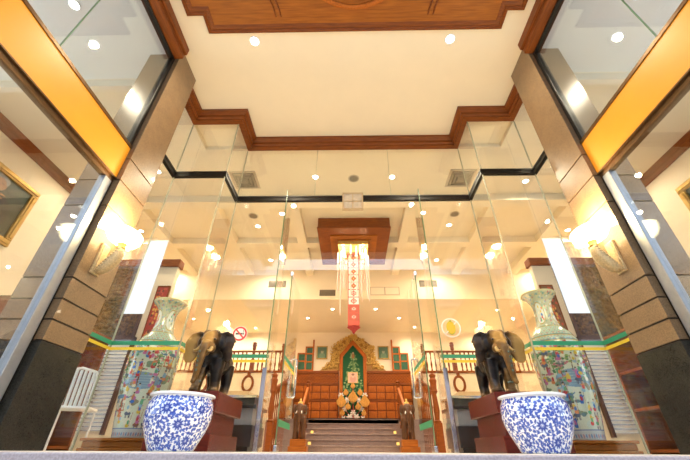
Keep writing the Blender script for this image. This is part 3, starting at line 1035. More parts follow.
# ================================================================== FLOOR VASES
def vase_mesh(seed):
    rnd = random.Random(seed)
    prof = [(0.205, 0.0), (0.215, 0.01), (0.22, 0.05), (0.245, 0.2), (0.28, 0.42), (0.305, 0.62), (0.318, 0.82), (0.315, 0.98), (0.29, 1.10), (0.24, 1.19), (0.185, 1.25),
            (0.15, 1.30), (0.128, 1.38), (0.12, 1.48), (0.125, 1.56), (0.145, 1.63), (0.18, 1.68), (0.222, 1.715), (0.235, 1.74), (0.228, 1.755)]
    pr = np.array(prof)
    seg = np.hypot(*np.diff(pr, axis=0).T)
    L = float(seg.sum())
    cum = np.r_[0, np.cumsum(seg)]
    zs = lambda z: float(np.interp(z, pr[:, 1], cum))     # height to arc length
    W = 1.95
    mint = (0.70, 0.74, 0.60)
    c = Canvas(W, L, 340, 380, mint)
    U, V = c.U, c.V
    robe = [(0.07, 0.18, 0.55), (0.58, 0.06, 0.07), (0.72, 0.50, 0.07), (0.12, 0.40, 0.22), (0.58, 0.18, 0.40), (0.72, 0.26, 0.10), (0.28, 0.48, 0.66), (0.85, 0.78, 0.62)]
    # landscape washes
    for _ in range(70):
        c.ell(rnd.uniform(0, W), rnd.uniform(zs(.1), zs(1.1)), rnd.uniform(.04, .12), rnd.uniform(.02, .05),
              rnd.choice([(0.62, 0.76, 0.64), (0.80, 0.78, 0.64), (0.58, 0.72, 0.72), (0.78, 0.72, 0.58)]), a=.6)
    # lake with ripple lines
    for u0 in (0.35, 1.32):
        c.ell(u0, zs(.62), 0.23, 0.10, (0.24, 0.36, 0.48))
        for k in range(5):
            c.line(u0 - .17, zs(.55) + k * .03, u0 + .17, zs(.55) + k * .03 + .01, .006, (0.42, 0.54, 0.62))
    # rocks
    for _ in range(44):
        u, v = rnd.uniform(0, W), rnd.uniform(zs(.25), zs(1.0))
        for k in range(4):
            c.ell(u + rnd.uniform(-.04, .04), v + rnd.uniform(-.03, .03), rnd.uniform(.02, .045), rnd.uniform(.015, .03),
                  rnd.choice([(0.16, 0.26, 0.30), (0.22, 0.32, 0.22), (0.30, 0.26, 0.16)]))
    # trees
    for _ in range(34):
        u, v = rnd.uniform(0, W), rnd.uniform(zs(.3), zs(1.0))
        c.line(u, v, u + rnd.uniform(-.03, .03), v + .12, .010, (0.14, 0.08, 0.05))
        for k in range(12):
            c.ell(u + rnd.gauss(0, .04), v + .13 + rnd.gauss(0, .025), .018, .012, rnd.choice([(0.08, 0.24, 0.12), (0.18, 0.36, 0.18), (0.55, 0.22, 0.26), (0.30, 0.42, 0.16)]))
    # pavilions
    for u, z in ((0.12, .30), (0.78, .62), (1.10, .28), (1.62, .80)):
        v = zs(z)
        c.rect(u - .09, u + .09, v, v + .02, (0.50, 0.30, 0.16))
        for k in (-.08, -.03, .03, .08):
            c.rect(u + k - .006, u + k + .006, v, v + .14, (0.45, 0.08, 0.05))
        c.rect(u - .12, u + .12, v + .14, v + .165, (0.12, 0.24, 0.36))
        c.rect(u - .07, u + .07, v + .165, v + .185, (0.12, 0.24, 0.36))
        c.line(u - .12, v + .145, u - .16, v + .17, .012, (0.12, 0.24, 0.36))
        c.line(u + .12, v + .145, u + .16, v + .17, .012, (0.12, 0.24, 0.36))
    # people and riders
    for row, z in enumerate((.16, .27, .38, .49, .60, .70, .80, .90, .99)):
        for k in range(13):
            u = (k + rnd.uniform(.1, .9)) * W / 13
            v = zs(z) + rnd.uniform(-.03, .03)
            col = rnd.choice(robe)
            if rnd.random() < .3:
                c.ell(u, v - .01, .045, .022, rnd.choice([(0.10, 0.14, 0.24), (0.35, 0.12, 0.06), (0.62, 0.60, 0.55)]))
                for q in (-.03, -.015, .02, .035):
                    c.rect(u + q - .004, u + q + .004, v - .06, v - .01, (0.12, 0.12, 0.18))
                v += .035
            c.ell(u, v + .02, .021, .05, col, rnd.uniform(-.2, .2))
            c.ell(u + rnd.uniform(-.012, .012), v - .015, .026, .02, rnd.choice(robe))
            c.ell(u + rnd.uniform(-.02, .02), v + .02, .016, .024, rnd.choice(robe))
            c.line(u, v + .04, u + rnd.choice((-.04, .04)), v + .02 + rnd.uniform(0, .04), .010, col)
            c.ell(u, v + .072, .012, .014, (0.68, 0.46, 0.34))
            c.ell(u, v + .083, .012, .008, (0.03, 0.025, 0.025))
            if rnd.random() < .4:
                c.line(u + .03, v - .03, u + .045, v + .13, .005, (0.40, 0.10, 0.05))
    # open sky patches low on the body
    # base border
    v0 = zs(.10)
    c.c[V < v0] = (0.58, 0.64, 0.66)
    for k in range(52):
        u = k * W / 52
        c.ell(u, v0 * .45, .012, .02, (0.20, 0.34, 0.60) if k % 2 else (0.50, 0.30, 0.34))
    c.c[(V > v0 - .006) & (V < v0 + .006)] = (0.16, 0.24, 0.46)
    # shoulder diaper
    a, b = zs(1.06), zs(1.27)
    m = (V > a) & (V < b)
    lat = (np.sin(U * 2 * math.pi * 46 / W) * np.sin(V * 130) > 0.12)
    c.c[m] = (0.54, 0.58, 0.42)
    c.c[m & lat] = (0.24, 0.42, 0.38)
    c.c[m & (np.sin(U * 2 * math.pi * 23 / W + 1) * np.sin(V * 65) > 0.7)] = (0.52, 0.24, 0.22)
    for q in (a, zs(1.13), b):
        c.c[np.abs(V - q) < .009] = (0.46, 0.34, 0.10)
        c.c[np.abs(V - q - .012) < .005] = (0.10, 0.25, 0.30)
    # neck: green ground with white cartouches
    a, b = zs(1.27), L
    m = V > a + .01
    c.c[m] = (0.44, 0.46, 0.34)
    for _ in range(620):
        c.ell(rnd.uniform(0, W), rnd.uniform(a + .01, L), .018, .012, rnd.choice([(0.24, 0.40, 0.30), (0.55, 0.50, 0.28), (0.60, 0.62, 0.52), (0.45, 0.20, 0.18), (0.20, 0.30, 0.42)]))
    for k in range(4):
        u = k * W / 4 + .1
        c.ell(u, zs(1.46), .15, .155, (0.44, 0.32, 0.10))
        c.ell(u, zs(1.46), .135, .14, (0.66, 0.69, 0.62))
        for _ in range(14):
            c.ell(u + rnd.gauss(0, .06), zs(1.46) + rnd.gauss(0, .06), .022, .02, rnd.choice(robe + [(0.2, .35, .2)] * 3))
    for k in range(30):
        c.ell(k * W / 30, zs(1.70), .02, .02, (0.20, 0.36, 0.34) if k % 2 else (0.60, 0.52, 0.30))
    c.c[V > L - .03] = (0.42, 0.40, 0.24)
    inner = [(0.20, 1.75), (0.16, 1.68), (0.12, 1.60), (0.10, 1.48), (0.11, 1.35), (0.02, 1.30)]
    return lathe_painted('vase_body', prof, c, attr_mat('enamelled_porcelain', 0.16, 0.5), inner)


for s, nm, sc, rz in ((-1, 'left', 0.985, 40), (1, 'right', 1.05, 200)):
    cx, cy = s * 2.72, 4.77
    o = link('floor_vase', vase_mesh(21 if s < 0 else 34), None, (cx, cy, 0.125), R(rz))
    o.scale = (sc if s < 0 else 1.0, sc if s < 0 else 1.0, sc)
    tag(o, 'tall painted porcelain floor vase behind the glass, %s of the doorway' % nm, 'vase', 'tall floor vases')
    st = MB().box(-0.37, 0.37, -0.37, 0.37, 0.095, 0.125).box(-0.345, 0.345, -0.345, 0.345, 0.03, 0.095).box(-0.37, 0.37, -0.37, 0.37, 0, 0.03)
    o = st.build('vase_stand', orange_x, None, bevel=0.008, loc=(cx, cy, 0))
    tag(o, 'low square teak stand under the %s floor vase' % nm, 'stand', 'vase stands')

# ================================================================== PEDESTALS AND ELEPHANTS
for s, nm in ((-1, 'left'), (1, 'right')):
    x0, x1 = s * 1.445, s * 2.10
    t = thing('statue_pedestal', 'dark red wooden pedestal carrying the %s bronze elephant' % nm, 'pedestal', (0, 0, 0), 0, 'red pedestals')
    MB().box(x0, x1, 3.90, 4.86, 0.345, 0.54).build('top_block', redwood, t, bevel=0.008)
    MB().box(x0 + s * 0.055, x1 - s * 0.04, 3.96, 4.80, 0.15, 0.345).build('waist_block', redwood, t, bevel=0.005)
    MB().box(x0 + s * 0.0, x1, 3.90, 4.86, 0.0, 0.15).build('base_block', redwood, t, bevel=0.008)


def elephant_skin():
    m, nt, b = nodes('bronze_and_gilt')
    t = nt.nodes.new('ShaderNodeTexCoord')
    n = nt.nodes.new('ShaderNodeTexNoise')
    n.inputs['Scale'].default_value = 9
    n.inputs['Detail'].default_value = 6
    nt.links.new(t.outputs['Object'], n.inputs['Vector'])
    a = nt.nodes.new('ShaderNodeAttribute')
    a.attribute_name = 'gilt'
    ad = nt.nodes.new('ShaderNodeMath'); ad.operation = 'MULTIPLY_ADD'
    ad.inputs[1].default_value = 0.6
    nt.links.new(n.outputs['Fac'], ad.inputs[0])
    nt.links.new(a.outputs['Fac'], ad.inputs[2])
    r = nt.nodes.new('ShaderNodeValToRGB')
    e = r.color_ramp.elements
    e[0].position = 0.28; e[0].color = (0.010, 0.007, 0.006, 1)
    e[1].position = 1.0; e[1].color = (0.42, 0.24, 0.06, 1)
    x = e.new(0.55); x.color = (0.06, 0.032, 0.014, 1)
    x = e.new(0.78); x.color = (0.22, 0.115, 0.03, 1)
    nt.links.new(ad.outputs[0], r.inputs[0])
    nt.links.new(r.outputs[0], b.inputs['Base Color'])
    b.inputs['Metallic'].default_value = 0.45
    b.inputs['Roughness'].default_value = 0.3
    w_ = nt.nodes.new('ShaderNodeTexVoronoi')
    w_.inputs['Scale'].default_value = 38
    nt.links.new(t.outputs['Object'], w_.inputs['Vector'])
    bp = nt.nodes.new('ShaderNodeBump')
    bp.inputs['Strength'].default_value = 0.25
    bp.inputs['Distance'].default_value = 0.006
    nt.links.new(w_.outputs['Distance'], bp.inputs['Height'])
    nt.links.new(bp.outputs[0], b.inputs['Normal'])
    return m


skin = elephant_skin()
ivory = mat('gilded_tusk', (0.62, 0.42, 0.16), 0.3, 0.3, noise=0.2)
jewel = mat('pale_green_inlay', (0.20, 0.24, 0.17), 0.25, 0.3, noise=0.5, nscale=70)


def elephant(root, k):
    """local: faces -Y, feet on z=0. k = side (+1/-1) the trunk swings to"""
    b = MB()
    b.ell((0, 0.10, 0.43), (0.165, 0.26, 0.185))
    b.ell((0, -0.08, 0.45), (0.155, 0.17, 0.175))
    b.ell((0, 0.26, 0.42), (0.15, 0.14, 0.17))
    b.ell((0, 0.05, 0.56), (0.10, 0.22, 0.08))
    # neck and head
    b.tube([(0, -0.12, 0.50), (0, -0.22, 0.57), (0, -0.28, 0.59)], [0.13, 0.125, 0.12], 16)
    b.ell((0, -0.29, 0.60), (0.115, 0.125, 0.135))
    b.ell((0.05, -0.29, 0.685), (0.062, 0.075, 0.06))
    b.ell((-0.05, -0.29, 0.685), (0.062, 0.075, 0.06))
    b.ell((0, -0.36, 0.56), (0.085, 0.075, 0.095))
    for s in (-1, 1):
        b.ell((s * 0.075, -0.37, 0.49), (0.04, 0.05, 0.05))
        b.ell((s * 0.082, -0.385, 0.60), (0.026, 0.022, 0.014))
    # trunk
    tp = [(0, -0.40, 0.55), (0, -0.445, 0.47), (k * 0.01, -0.455, 0.38), (k * 0.025, -0.435, 0.29), (k * 0.045, -0.405, 0.21), (k * 0.06, -0.38, 0.15), (k * 0.07, -0.385, 0.11), (k * 0.075, -0.415, 0.095)]
    tr = [0.07, 0.058, 0.049, 0.043, 0.038, 0.034, 0.03, 0.026]
    tp2, tr2 = [], []
    for i in range(len(tp) - 1):
        for q in range(6):
            u = q / 6
            tp2.append(Vector(tp[i]).lerp(Vector(tp[i + 1]), u))
            tr2.append((tr[i] * (1 - u) + tr[i + 1] * u) * (1.05 if q % 3 == 0 else 0.98))
    b.tube(tp2, tr2, 14)
    # mouth
    b.ell((0, -0.37, 0.43), (0.045, 0.05, 0.035))
    # legs
    for sx, y, fx, fy in ((-1, -0.14, -0.01, -0.05), (1, -0.14, 0.0, 0.03), (-1, 0.27, 0, 0.02), (1, 0.27, 0, -0.03)):
        hind = y > 0
        x = sx * 0.095
        pts = [(x * 0.9, y, 0.40), (x, y + (0.0 if hind else -0.01), 0.27), (x + fx, y + fy * 0.5 + (0.03 if hind else 0), 0.15), (x + fx, y + fy, 0.06), (x + fx, y + fy, 0.006)]
        b.tube(pts, [0.10, 0.082, 0.064, 0.062, 0.072], 16)
        b.ell((x + fx, y + fy - 0.02, 0.04), (0.07, 0.07, 0.035))
    # tail
    b.tube([(0, 0.38, 0.50), (0, 0.43, 0.42), (0, 0.43, 0.28), (0, 0.42, 0.2)], [0.025, 0.018, 0.012, 0.02], 8)
    # ears: big spread flaps with a folded top edge
    for s in (-1, 1):
        es = 1.0 if s == k else 0.82
        M = Matrix.Rotation(R(s * -8), 3, 'Z') @ Matrix.Rotation(R(s * -14), 3, 'Y')
        b.ell((s * (0.08 + 0.135 * es), -0.225, 0.575), (0.135 * es, 0.022, 0.145 * es), M)
        b.ell((s * (0.08 + 0.17 * es), -0.215, 0.465), (0.09 * es, 0.02, 0.125), M)
        b.tube([(s * 0.09, -0.25, 0.685), (s * 0.18, -0.245, 0.72), (s * (0.08 + 0.2 * es), -0.225, 0.69), (s * (0.08 + 0.265 * es), -0.205, 0.60)], [0.022, 0.024, 0.022, 0.016], 8)
        b.ell((s * 0.12, -0.25, 0.60), (0.06, 0.035, 0.08), M)
    o = joined('elephant_body', b, skin, 0.011, root, 5)
    me = o.data
    n = len(me.vertices)
    co_ = np.zeros(n * 3)
    me.vertices.foreach_get('co', co_)
    co_ = co_.reshape(-1, 3)
    x, y, z = co_.T
    # the gilding: face, ears, trunk front, feet and knees
    g = np.zeros(n)
    g = np.maximum(g, np.clip(1 - np.hypot(x / 0.13, (z - 0.63) / 0.17), 0, 1) * (y < -0.25) * 1.3)
    ear = (np.abs(x) > 0.125) & (z > 0.3) & (y < -0.1)
    g = np.where(ear & (x * k > 0), np.maximum(g, np.clip((np.abs(x) - 0.12) / 0.12, 0, 1) * 0.75), g)
    g = np.where(ear & (x * k < 0), np.maximum(g, np.clip((np.abs(x) - 0.16) / 0.2, 0, 1) * 0.45), g)
    g = np.where((y < -0.36) & (z < 0.55), np.maximum(g, 0.42), g)
    g = np.where((z < 0.13), np.maximum(g, 0.35 * (1 - z / 0.13) + 0.1), g)
    g = np.where((x * k > 0.03) & (y < -0.05) & (z < 0.30) & (y > -0.36), np.maximum(g, 0.40), g)
    g = np.where((z > 0.5) & (y > -0.1), np.maximum(g, 0.35), g)
    g = np.clip(g, 0, 0.75)
    at_ = me.attributes.new('gilt', 'FLOAT', 'POINT')
    at_.data.foreach_set('value', g.astype(np.float32))
    tk = MB()
    for s in (-1, 1):
        MB().tube([(s * 0.072, -0.39, 0.50), (s * 0.085, -0.45, 0.45), (s * 0.088, -0.50, 0.43), (s * 0.082, -0.54, 0.435)], [0.023, 0.02, 0.014, 0.005], 10).build('tusk', ivory, root, smooth=60)
        MB().ell((s * 0.088, -0.392, 0.60), (0.014, 0.010, 0.010)).build('eye', black_panel, root, smooth=60)
    j = MB()
    for i in range(8):
        j.ell((k * 0.095 - 0.05 + 0.014 * i, -0.205 - 0.002 * i, 0.13 + 0.004 * (i % 3)), (0.012, 0.008, 0.012), None, 8, 6)
    j.build('leg_jewels', jewel, root, smooth=60)
    j = MB()
    for i in range(5):
        j.ell((k * 0.02 + 0.004 * i * k, -0.505 + 0.012 * i, 0.42 - 0.05 * i), (0.014, 0.010, 0.016), None, 8, 6)
    j.build('trunk_jewels', jewel, root, smooth=60)


for s, nm, rz, loc in ((-1, 'left', 0, (-1.69, 4.28, 0.541)), (1, 'right', -2, (1.66, 4.28, 0.541))):
    t = thing('elephant_statue', 'dark bronze and gilt elephant statue standing on the %s red pedestal' % nm, 'statue', loc, R(rz), 'bronze elephants')
    elephant(t, -1 if s < 0 else 1)
    t.scale = (0.91,) * 3

# ================================================================== REFLECTION STAND-INS AND SIGNS ON THE GLASS
for s, nm in ((-1, 'left'), (1, 'right')):  # glowing panels added to stand in for white reflections above the vases
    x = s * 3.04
    t = thing('reflection_panel', 'white glowing panel standing in for a bright reflection, behind the glass above the %s floor vase' % nm, 'reflection panel', (x, 4.47, 1.58), 0, 'white reflection panels')
    MB().box(-0.15, 0.15, -0.004, 0.004, 0, 1.17).build('reflection_face', reflection_glow, t)
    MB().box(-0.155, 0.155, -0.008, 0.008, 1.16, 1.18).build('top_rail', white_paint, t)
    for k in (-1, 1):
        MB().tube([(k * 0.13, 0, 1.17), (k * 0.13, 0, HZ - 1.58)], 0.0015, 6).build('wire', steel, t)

t = thing('no_smoking_sign', 'round red and white no smoking sticker on the glass left of the doorway', 'sign', (-1.685, 4.988, 1.456))
Rx = Matrix.Rotation(R(90), 4, 'X')


def disc(r0, r1, y, dep, n=40, c=(0, 0)):
    b = MB()
    vs, fs = [], []
    for yy in (y, y + dep):
        for r in (r0, r1):
            for k in range(n):
                a = 2 * math.pi * k / n
                vs.append((c[0] + r * math.cos(a), yy, c[1] + r * math.sin(a)))
    for k in range(n):
        q = (k + 1) % n
        fs += [(k, q, n + q, n + k), (2 * n + k, 3 * n + k, 3 * n + q, 2 * n + q), (n + k, n + q, 3 * n + q, 3 * n + k), (k, 2 * n + k, 2 * n + q, q)]
    return b.add(vs, fs)


disc(0.001, 0.112, -0.0005, 0.003).build('white_disc', mat('sticker_white', (0.86, 0.82, 0.78), 0.5, noise=0.02), t)
sred = mat('sticker_red', (0.70, 0.03, 0.03), 0.5, noise=0.05)
disc(0.080, 0.104, -0.003, 0.002).build('red_ring', sred, t)
q = MB().box(-0.06, 0.035, -0.0015, -0.0007, -0.012, 0.012).box(0.04, 0.06, -0.0015, -0.0007, -0.012, 0.012)
q.tube([(0.05, -0.001, 0.018), (0.055, -0.001, 0.035), (0.042, -0.001, 0.045), (0.048, -0.001, 0.06)], 0.0035, 6, sq=(1, 0.3))
q.build('cigarette_mark', black_panel, t)
MB().obox(Matrix.Translation((0, -0.003, 0)) @ Matrix.Rotation(R(45), 4, 'Y'), 0.19, 0.002, 0.02).build('red_bar', sred, t)

t = thing('no_fruit_sign', 'round white sticker with a yellow spiky fruit struck through, on glass right of the doorway', 'sign', (1.43, 4.988, 1.543))
disc(0.125, 0.142, -0.003, 0.003).build('white_ring', MATS['sticker_white'], t)
fruit = MB()
n = 40
poly = []
for i in range(n):
    a = 2 * math.pi * i / n
    r = 1.0 + (0.07 if i % 2 else -0.03)
    poly.append((0.058 * r * math.cos(a), 0.088 * r * math.sin(a)))
fruit.prism(poly, -0.002, 0.0)
fruit.build('yellow_fruit', mat('sticker_yellow', (0.80, 0.52, 0.02), 0.5, noise=0.15, nscale=80), t)
MB().prism([(p[0] * 1.14, p[1] * 1.12) for p in poly], 0.0, 0.001).build('green_outline', mat('sticker_green', (0.38, 0.42, 0.04), 0.5, noise=0.1), t)
MB().prism([(-0.008, 0.08), (0.008, 0.08), (0.014, 0.112), (-0.006, 0.116)], -0.002, 0).build('fruit_stem', MATS['sticker_green'], t)
for q in (0.075, -0.075):
    MB().obox(Matrix.Translation((q, -0.001, q)) @ Matrix.Rotation(R(-45), 4, 'Y'), 0.075, 0.002, 0.014).build('strike_bar', MATS['sticker_white'], t)

# ================================================================== CHANDELIER
t = thing('timber_ceiling_panel', 'stepped square teak panel on the hall ceiling above the chandelier', 'ceiling panel', (0.04, 8.68, HZ))
MB().box(-0.98, 0.98, -1.06, 1.06, -0.30, 0.0).box(-1.0, 1.0, -1.08, 1.08, -0.34, -0.30).build('outer_frame', brown, t, bevel=0.01)
MB().box(-0.66, 0.66, -0.72, 0.72, -0.37, -0.34).box(-0.48, 0.48, -0.54, 0.54, -0.40, -0.37).build('stepped_field', orange_x, t, bevel=0.01)

ch = thing('chandelier', 'tall red and white lantern chandelier with candle lamps and crystal strands in the hall', 'chandelier', (0.02, 8.62, 0))
c_top = 4.999
g = MB()
for k in range(7):
    x = -0.42 + k * 0.14
    g.box(x - 0.012, x + 0.012, -0.42, 0.42, c_top - 0.05, c_top - 0.02)
    g.box(-0.42, 0.42, x - 0.012, x + 0.012, c_top - 0.05, c_top - 0.02)
g.box(-0.43, 0.43, -0.43, -0.41, c_top - 0.1, c_top).box(-0.43, 0.43, 0.41, 0.43, c_top - 0.1, c_top)
g.box(-0.43, -0.41, -0.43, 0.43, c_top - 0.1, c_top).box(0.41, 0.43, -0.43, 0.43, c_top - 0.1, c_top)
g.build('gold_lattice_canopy', gold, ch)
MB().box(-0.40, 0.40, -0.40, 0.40, c_top - 0.015, c_top - 0.003).build('canopy_light', emit('canopy_glow', (1, 0.72, 0.25), 1.0), ch)
MB().tube([(0, 0, 4.5), (0, 0, c_top)], 0.02, 10).build('stem', gold, ch)
# lantern tail, four painted faces
c = Canvas(0.30, 2.05, 40, 270, (0.62, 0.10, 0.06))
z = 0.0
for i in range(9):
    v = 0.12 + i * 0.215
    top = i >= 4
    c.rect(0.02, 0.28, v, v + 0.195, (0.85, 0.72, 0.62) if i in (3, 4, 5, 6, 7, 8, 2) else (0.48, 0.09, 0.05))
    cc = (0.45, 0.10, 0.05) if top else (0.62, 0.12, 0.08)
    vc = v + 0.097
    for sx, sy in ((1, 0), (-1, 0), (0, 1), (0, -1)):
        c.leaf(0.15, vc, 0.085, 0.035, math.atan2(sy, sx), cc)
    c.ell(0.15, vc, 0.022, 0.022, (0.80, 0.55, 0.15))
    if not top:
        c.ell(0.15, vc, 0.075, 0.055, cc); c.ell(0.15, vc, 0.05, 0.035, (0.85, 0.6, 0.5)); c.ell(0.15, vc, 0.03, 0.02, cc)
bm_ = attr_mat('lantern_silk', 0.5, 0.0, 0.04)
for k in range(4):
    me = panel_painted('lantern_face', c, bm_)
    a = k * math.pi / 2
    rz = a
    link('lantern_face', me, ch, (0.15 * math.sin(a), -0.15 * math.cos(a), 2.68), rz, 0.006)
MB().lathe([(0.01, 2.50), (0.06, 2.58), (0.18, 2.68)], 4, cap=True).build('lantern_tip', mat('red_silk', (0.42, 0.03, 0.03), 0.5, noise=0.1), ch)
MB().box(-0.2, 0.2, -0.2, 0.2, 4.70, 4.78).box(-0.34, 0.34, -0.02, 0.02, 4.62, 4.66).box(-0.02, 0.02, -0.34, 0.34, 4.62, 4.66).build('lantern_crown', mat('red_lacquer', (0.50, 0.10, 0.04), 0.3, noise=0.1), ch)
rnd = random.Random(5)
for k in range(16):
    a = 2 * math.pi * (k + 0.5) / 16
    r = 0.36 if k % 2 else 0.44
    x, y = r * math.cos(a), r * math.sin(a)
    zt = 4.50 + 0.14 * (k % 2)
    o = MB().lathe([(0.012, 0), (0.02, 0.01), (0.02, 0.22), (0.014, 0.25), (0.018, 0.28), (0.004, 0.34)], 10, (x, y, zt)).build('candle_lamp', candle_glow, ch, smooth=60)
    L = 3.05 + 0.55 * rnd.random() + (0.25 if k % 2 else 0)
    MB().tube([(x, y, zt), (x, y, L + 0.1), (x, y, L)], [0.02, 0.02, 0.004], 8).build('crystal_strand', strand_mat, o, smooth=60)
    MB().tube([(0.0, 0.0, 4.64), (x * 0.6, y * 0.6, 4.55), (x, y, zt)], 0.010, 6).build('lamp_arm', gold, o)
lamp('chandelier_lamp', 'POINT', (0, 0, 4.2), P_CHAND * 0.0 + 1, WARM, ch, 0.2)
for k in range(4):
    a = k * math.pi / 2 + math.pi / 4
    lamp('chandelier_lamp', 'POINT', (0.40 * math.cos(a), 0.40 * math.sin(a), 4.93), P_CHAND / 4, (1, 0.78, 0.48), ch, 0.12)

# ================================================================== STAIRCASE AND LANDING
st = MB()
for k in range(6):
    st.box(-1.45, 1.45, 11 + 0.3 * k, 12.5, 0.15 * k, 0.15 * (k + 1) - 0.03)
    st.box(-1.47, 1.47, 10.975 + 0.3 * k, 12.5, 0.15 * (k + 1) - 0.03, 0.15 * (k + 1))
st.box(-2.3, 2.3, 12.5, 14.6, 0, 0.9)
o = struct('staircase', st, step_stone, 'polished brown granite steps up to the landing', bevel=0.006)
sl = MB()
for k in (1, 3):
    for s in (-1, 1):
        sl.box(s * 1.25 - 0.04, s * 1.25 + 0.04, 10.97 + 0.3 * k, 10.99 + 0.3 * k, 0.15 * k + 0.02, 0.15 * k + 0.09)
sl.build('step_light', emit('step_light_glow', (1, 0.6, 0.15), 0.7), o)
MB().box(-1.5, 1.5, 12.46, 12.5, 0.9, 0.918).build('landing_edge', black_stone, o)

# teak wainscot wall on the landing
for s, nm in ((-1, 'left'), (1, 'right')):
    t = thing('wainscot', 'carved teak wainscot with lattice band, %s of the green panel on the landing' % nm, 'wainscot', (s * 0.56, 14.5, 0.9), 0, 'landing wainscots')
    W = 1.75
    MB().box(0, s * W, 0, 0.08, 0, 1.80).build('backing_board', brown, t)
    f = MB().box(0, s * W, -0.03, 0, 0, 0.1).box(0, s * W, -0.03, 0, 1.30, 1.37).box(0, s * W, -0.045, 0, 1.74, 1.83).box(0, s * W, -0.02, 0, 0.72, 0.78)
    f.build('rail', brown, t, bevel=0.006)
    pb = MB()
    for k in range(5):
        for z0, z1 in ((0.13, 0.40), (0.43, 0.70), (0.81, 1.03), (1.06, 1.28)):
            xa = 0.04 + k * 0.34
            pb.box(s * xa, s * (xa + 0.30), -0.022, 0, z0, z1)
            pb.box(s * (xa + 0.04), s * (xa + 0.26), -0.034, -0.022, z0 + 0.04, z1 - 0.04)
    pb.build('raised_panels', orange, t, bevel=0.008)
    lb = MB()
    k = -0.36
    while k < W:
        for dr in (1, -1):
            xa, xb = (k, k + 0.36) if dr > 0 else (k + 0.36, k)
            za, zb = 1.38, 1.74
            pa, pb_ = [xa, za], [xb, zb]
            # clip in x
            def clipx(p, q):
                p = p[:]
                if p[0] < 0:
                    u = (0 - p[0]) / (q[0] - p[0]); p = [0, p[1] + u * (q[1] - p[1])]
                if p[0] > W:
                    u = (W - p[0]) / (q[0] - p[0]); p = [W, p[1] + u * (q[1] - p[1])]
                return p
            p1, p2 = clipx(pa, pb_), clipx(pb_, pa)
            if abs(p1[0] - p2[0]) > 0.02:
                lb.bar((s * p1[0], -0.012, p1[1]), (s * p2[0], -0.012, p2[1]), 0.022, 0.022)
        k += 0.12
    lb.build('lattice_band', orange, t)

# green silk panel in a gabled frame
t = thing('gabled_shrine_panel', 'green silk tree painting in a gabled teak frame on the landing wall', 'panel', (0.01, 14.44, 0.9))
hw, zh, za = 0.54, 2.42, 3.02
fo = [(-hw, 0), (hw, 0), (hw, zh), (0, za), (-hw, zh)]
fi = [(-hw + 0.13, 0.1), (hw - 0.13, 0.1), (hw - 0.13, zh - 0.07), (0, za - 0.2), (-hw + 0.13, zh - 0.07)]
f = MB()
n = 5
vs = [(p[0], y, p[1]) for y in (-0.1, 0.0) for p in fo] + [(p[0], y, p[1]) for y in (-0.1, 0.0) for p in fi]
fs = []
for i in range(n):
    j = (i + 1) % n
    fs += [(i, j, 10 + j, 10 + i), (5 + i, 15 + i, 15 + j, 5 + j), (i, 5 + i, 5 + j, j), (10 + i, 10 + j, 15 + j, 15 + i)]
f.add(vs, fs)
f.build('gabled_frame', orange, t, bevel=0.01)
c = Canvas(0.84, 2.86, 70, 220, (0.018, 0.10, 0.045))
rnd = random.Random(4)
for _ in range(330):
    v = 0.45 + 2.0 * rnd.random() ** 0.9
    wd = 0.37 * (1 - max(0, (v - 1.2)) / 1.6)
    u = 0.42 + rnd.uniform(-wd, wd)
    c.ell(u, v, .035, .03, rnd.choice([(0.20, 0.31, 0.13), (0.27, 0.37, 0.18), (0.13, 0.24, 0.10), (0.02, 0.11, 0.05)]))
c.line(0.42, 0.3, 0.42, 2.2, 0.03, (0.10, 0.18, 0.07))
c.ell(0.42, 2.36, .06, .10, (0.34, 0.16, 0.07)); c.ell(0.42, 2.48, .035, .04, (0.5, 0.36, 0.2))
me = panel_painted('silk_panel', c, attr_mat('painted_silk', 0.75, 0.0, 0, 0.15), mask=lambda x, z: z < (zh - 0.06) + (za - zh - 0.12) * (1 - abs(x) / 0.42))
link('silk_panel', me, t, (0, -0.05, 0.02), 0, 0.02)

# gilded carving around the gable
cv = MB()
rnd = random.Random(9)


def half_w(z):
    return float(np.interp(z, [2.70, 2.78, 2.95, 3.15, 3.4, 3.7, 3.85, 4.0, 4.12, 4.22], [1.46, 1.36, 1.12, 0.95, 0.90, 0.86, 0.66, 0.42, 0.2, 0.04]))


def inner_w(z):
    return 0.55 if z < 3.30 else max(0, 0.55 * (1 - (z - 3.30) / 0.6))


for s in (-1, 1):
    pts = 0
    while pts < 120:
        z = rnd.uniform(2.82, 4.18)
        x = rnd.uniform(inner_w(z), half_w(z))
        if half_w(z) - inner_w(z) < 0.02:
            continue
        pts += 1
        r = rnd.uniform(0.045, 0.085)
        a0 = rnd.uniform(0, 6.28)
        dr = rnd.choice((-1, 1))
        sp_ = [(s * x + r * (1 - i / 11) * math.cos(a0 + dr * i * 0.62), -0.035 - 0.05 * i / 9 - 0.03 * rnd.random() * 0, z + r * (1 - i / 11) * math.sin(a0 + dr * i * 0.62)) for i in range(10)]
        cv.tube(sp_, [0.012 + 0.010 * math.sin(i / 9 * math.pi) for i in range(10)], 6)
    prof = [2.745 + i * 0.075 for i in range(21)]
    outl = [(s * half_w(z) * 0.96, z) for z in prof if z < 4.2] + [(s * inner_w(z), z) for z in reversed(prof) if z < 4.2]
    cv.prism(outl if s > 0 else outl[::-1], -0.02, 0.0, mi=1)
cvt = cv.build('gilded_carving', [gold, mat('shadowed_gilt_ground', (0.50, 0.25, 0.05), 0.5, 0.1, noise=0.3)], None, smooth=60, loc=(0.01, 14.58, 0))
tag(cvt, 'gilded flame shaped scroll carving rising around the gabled green panel', 'carving')

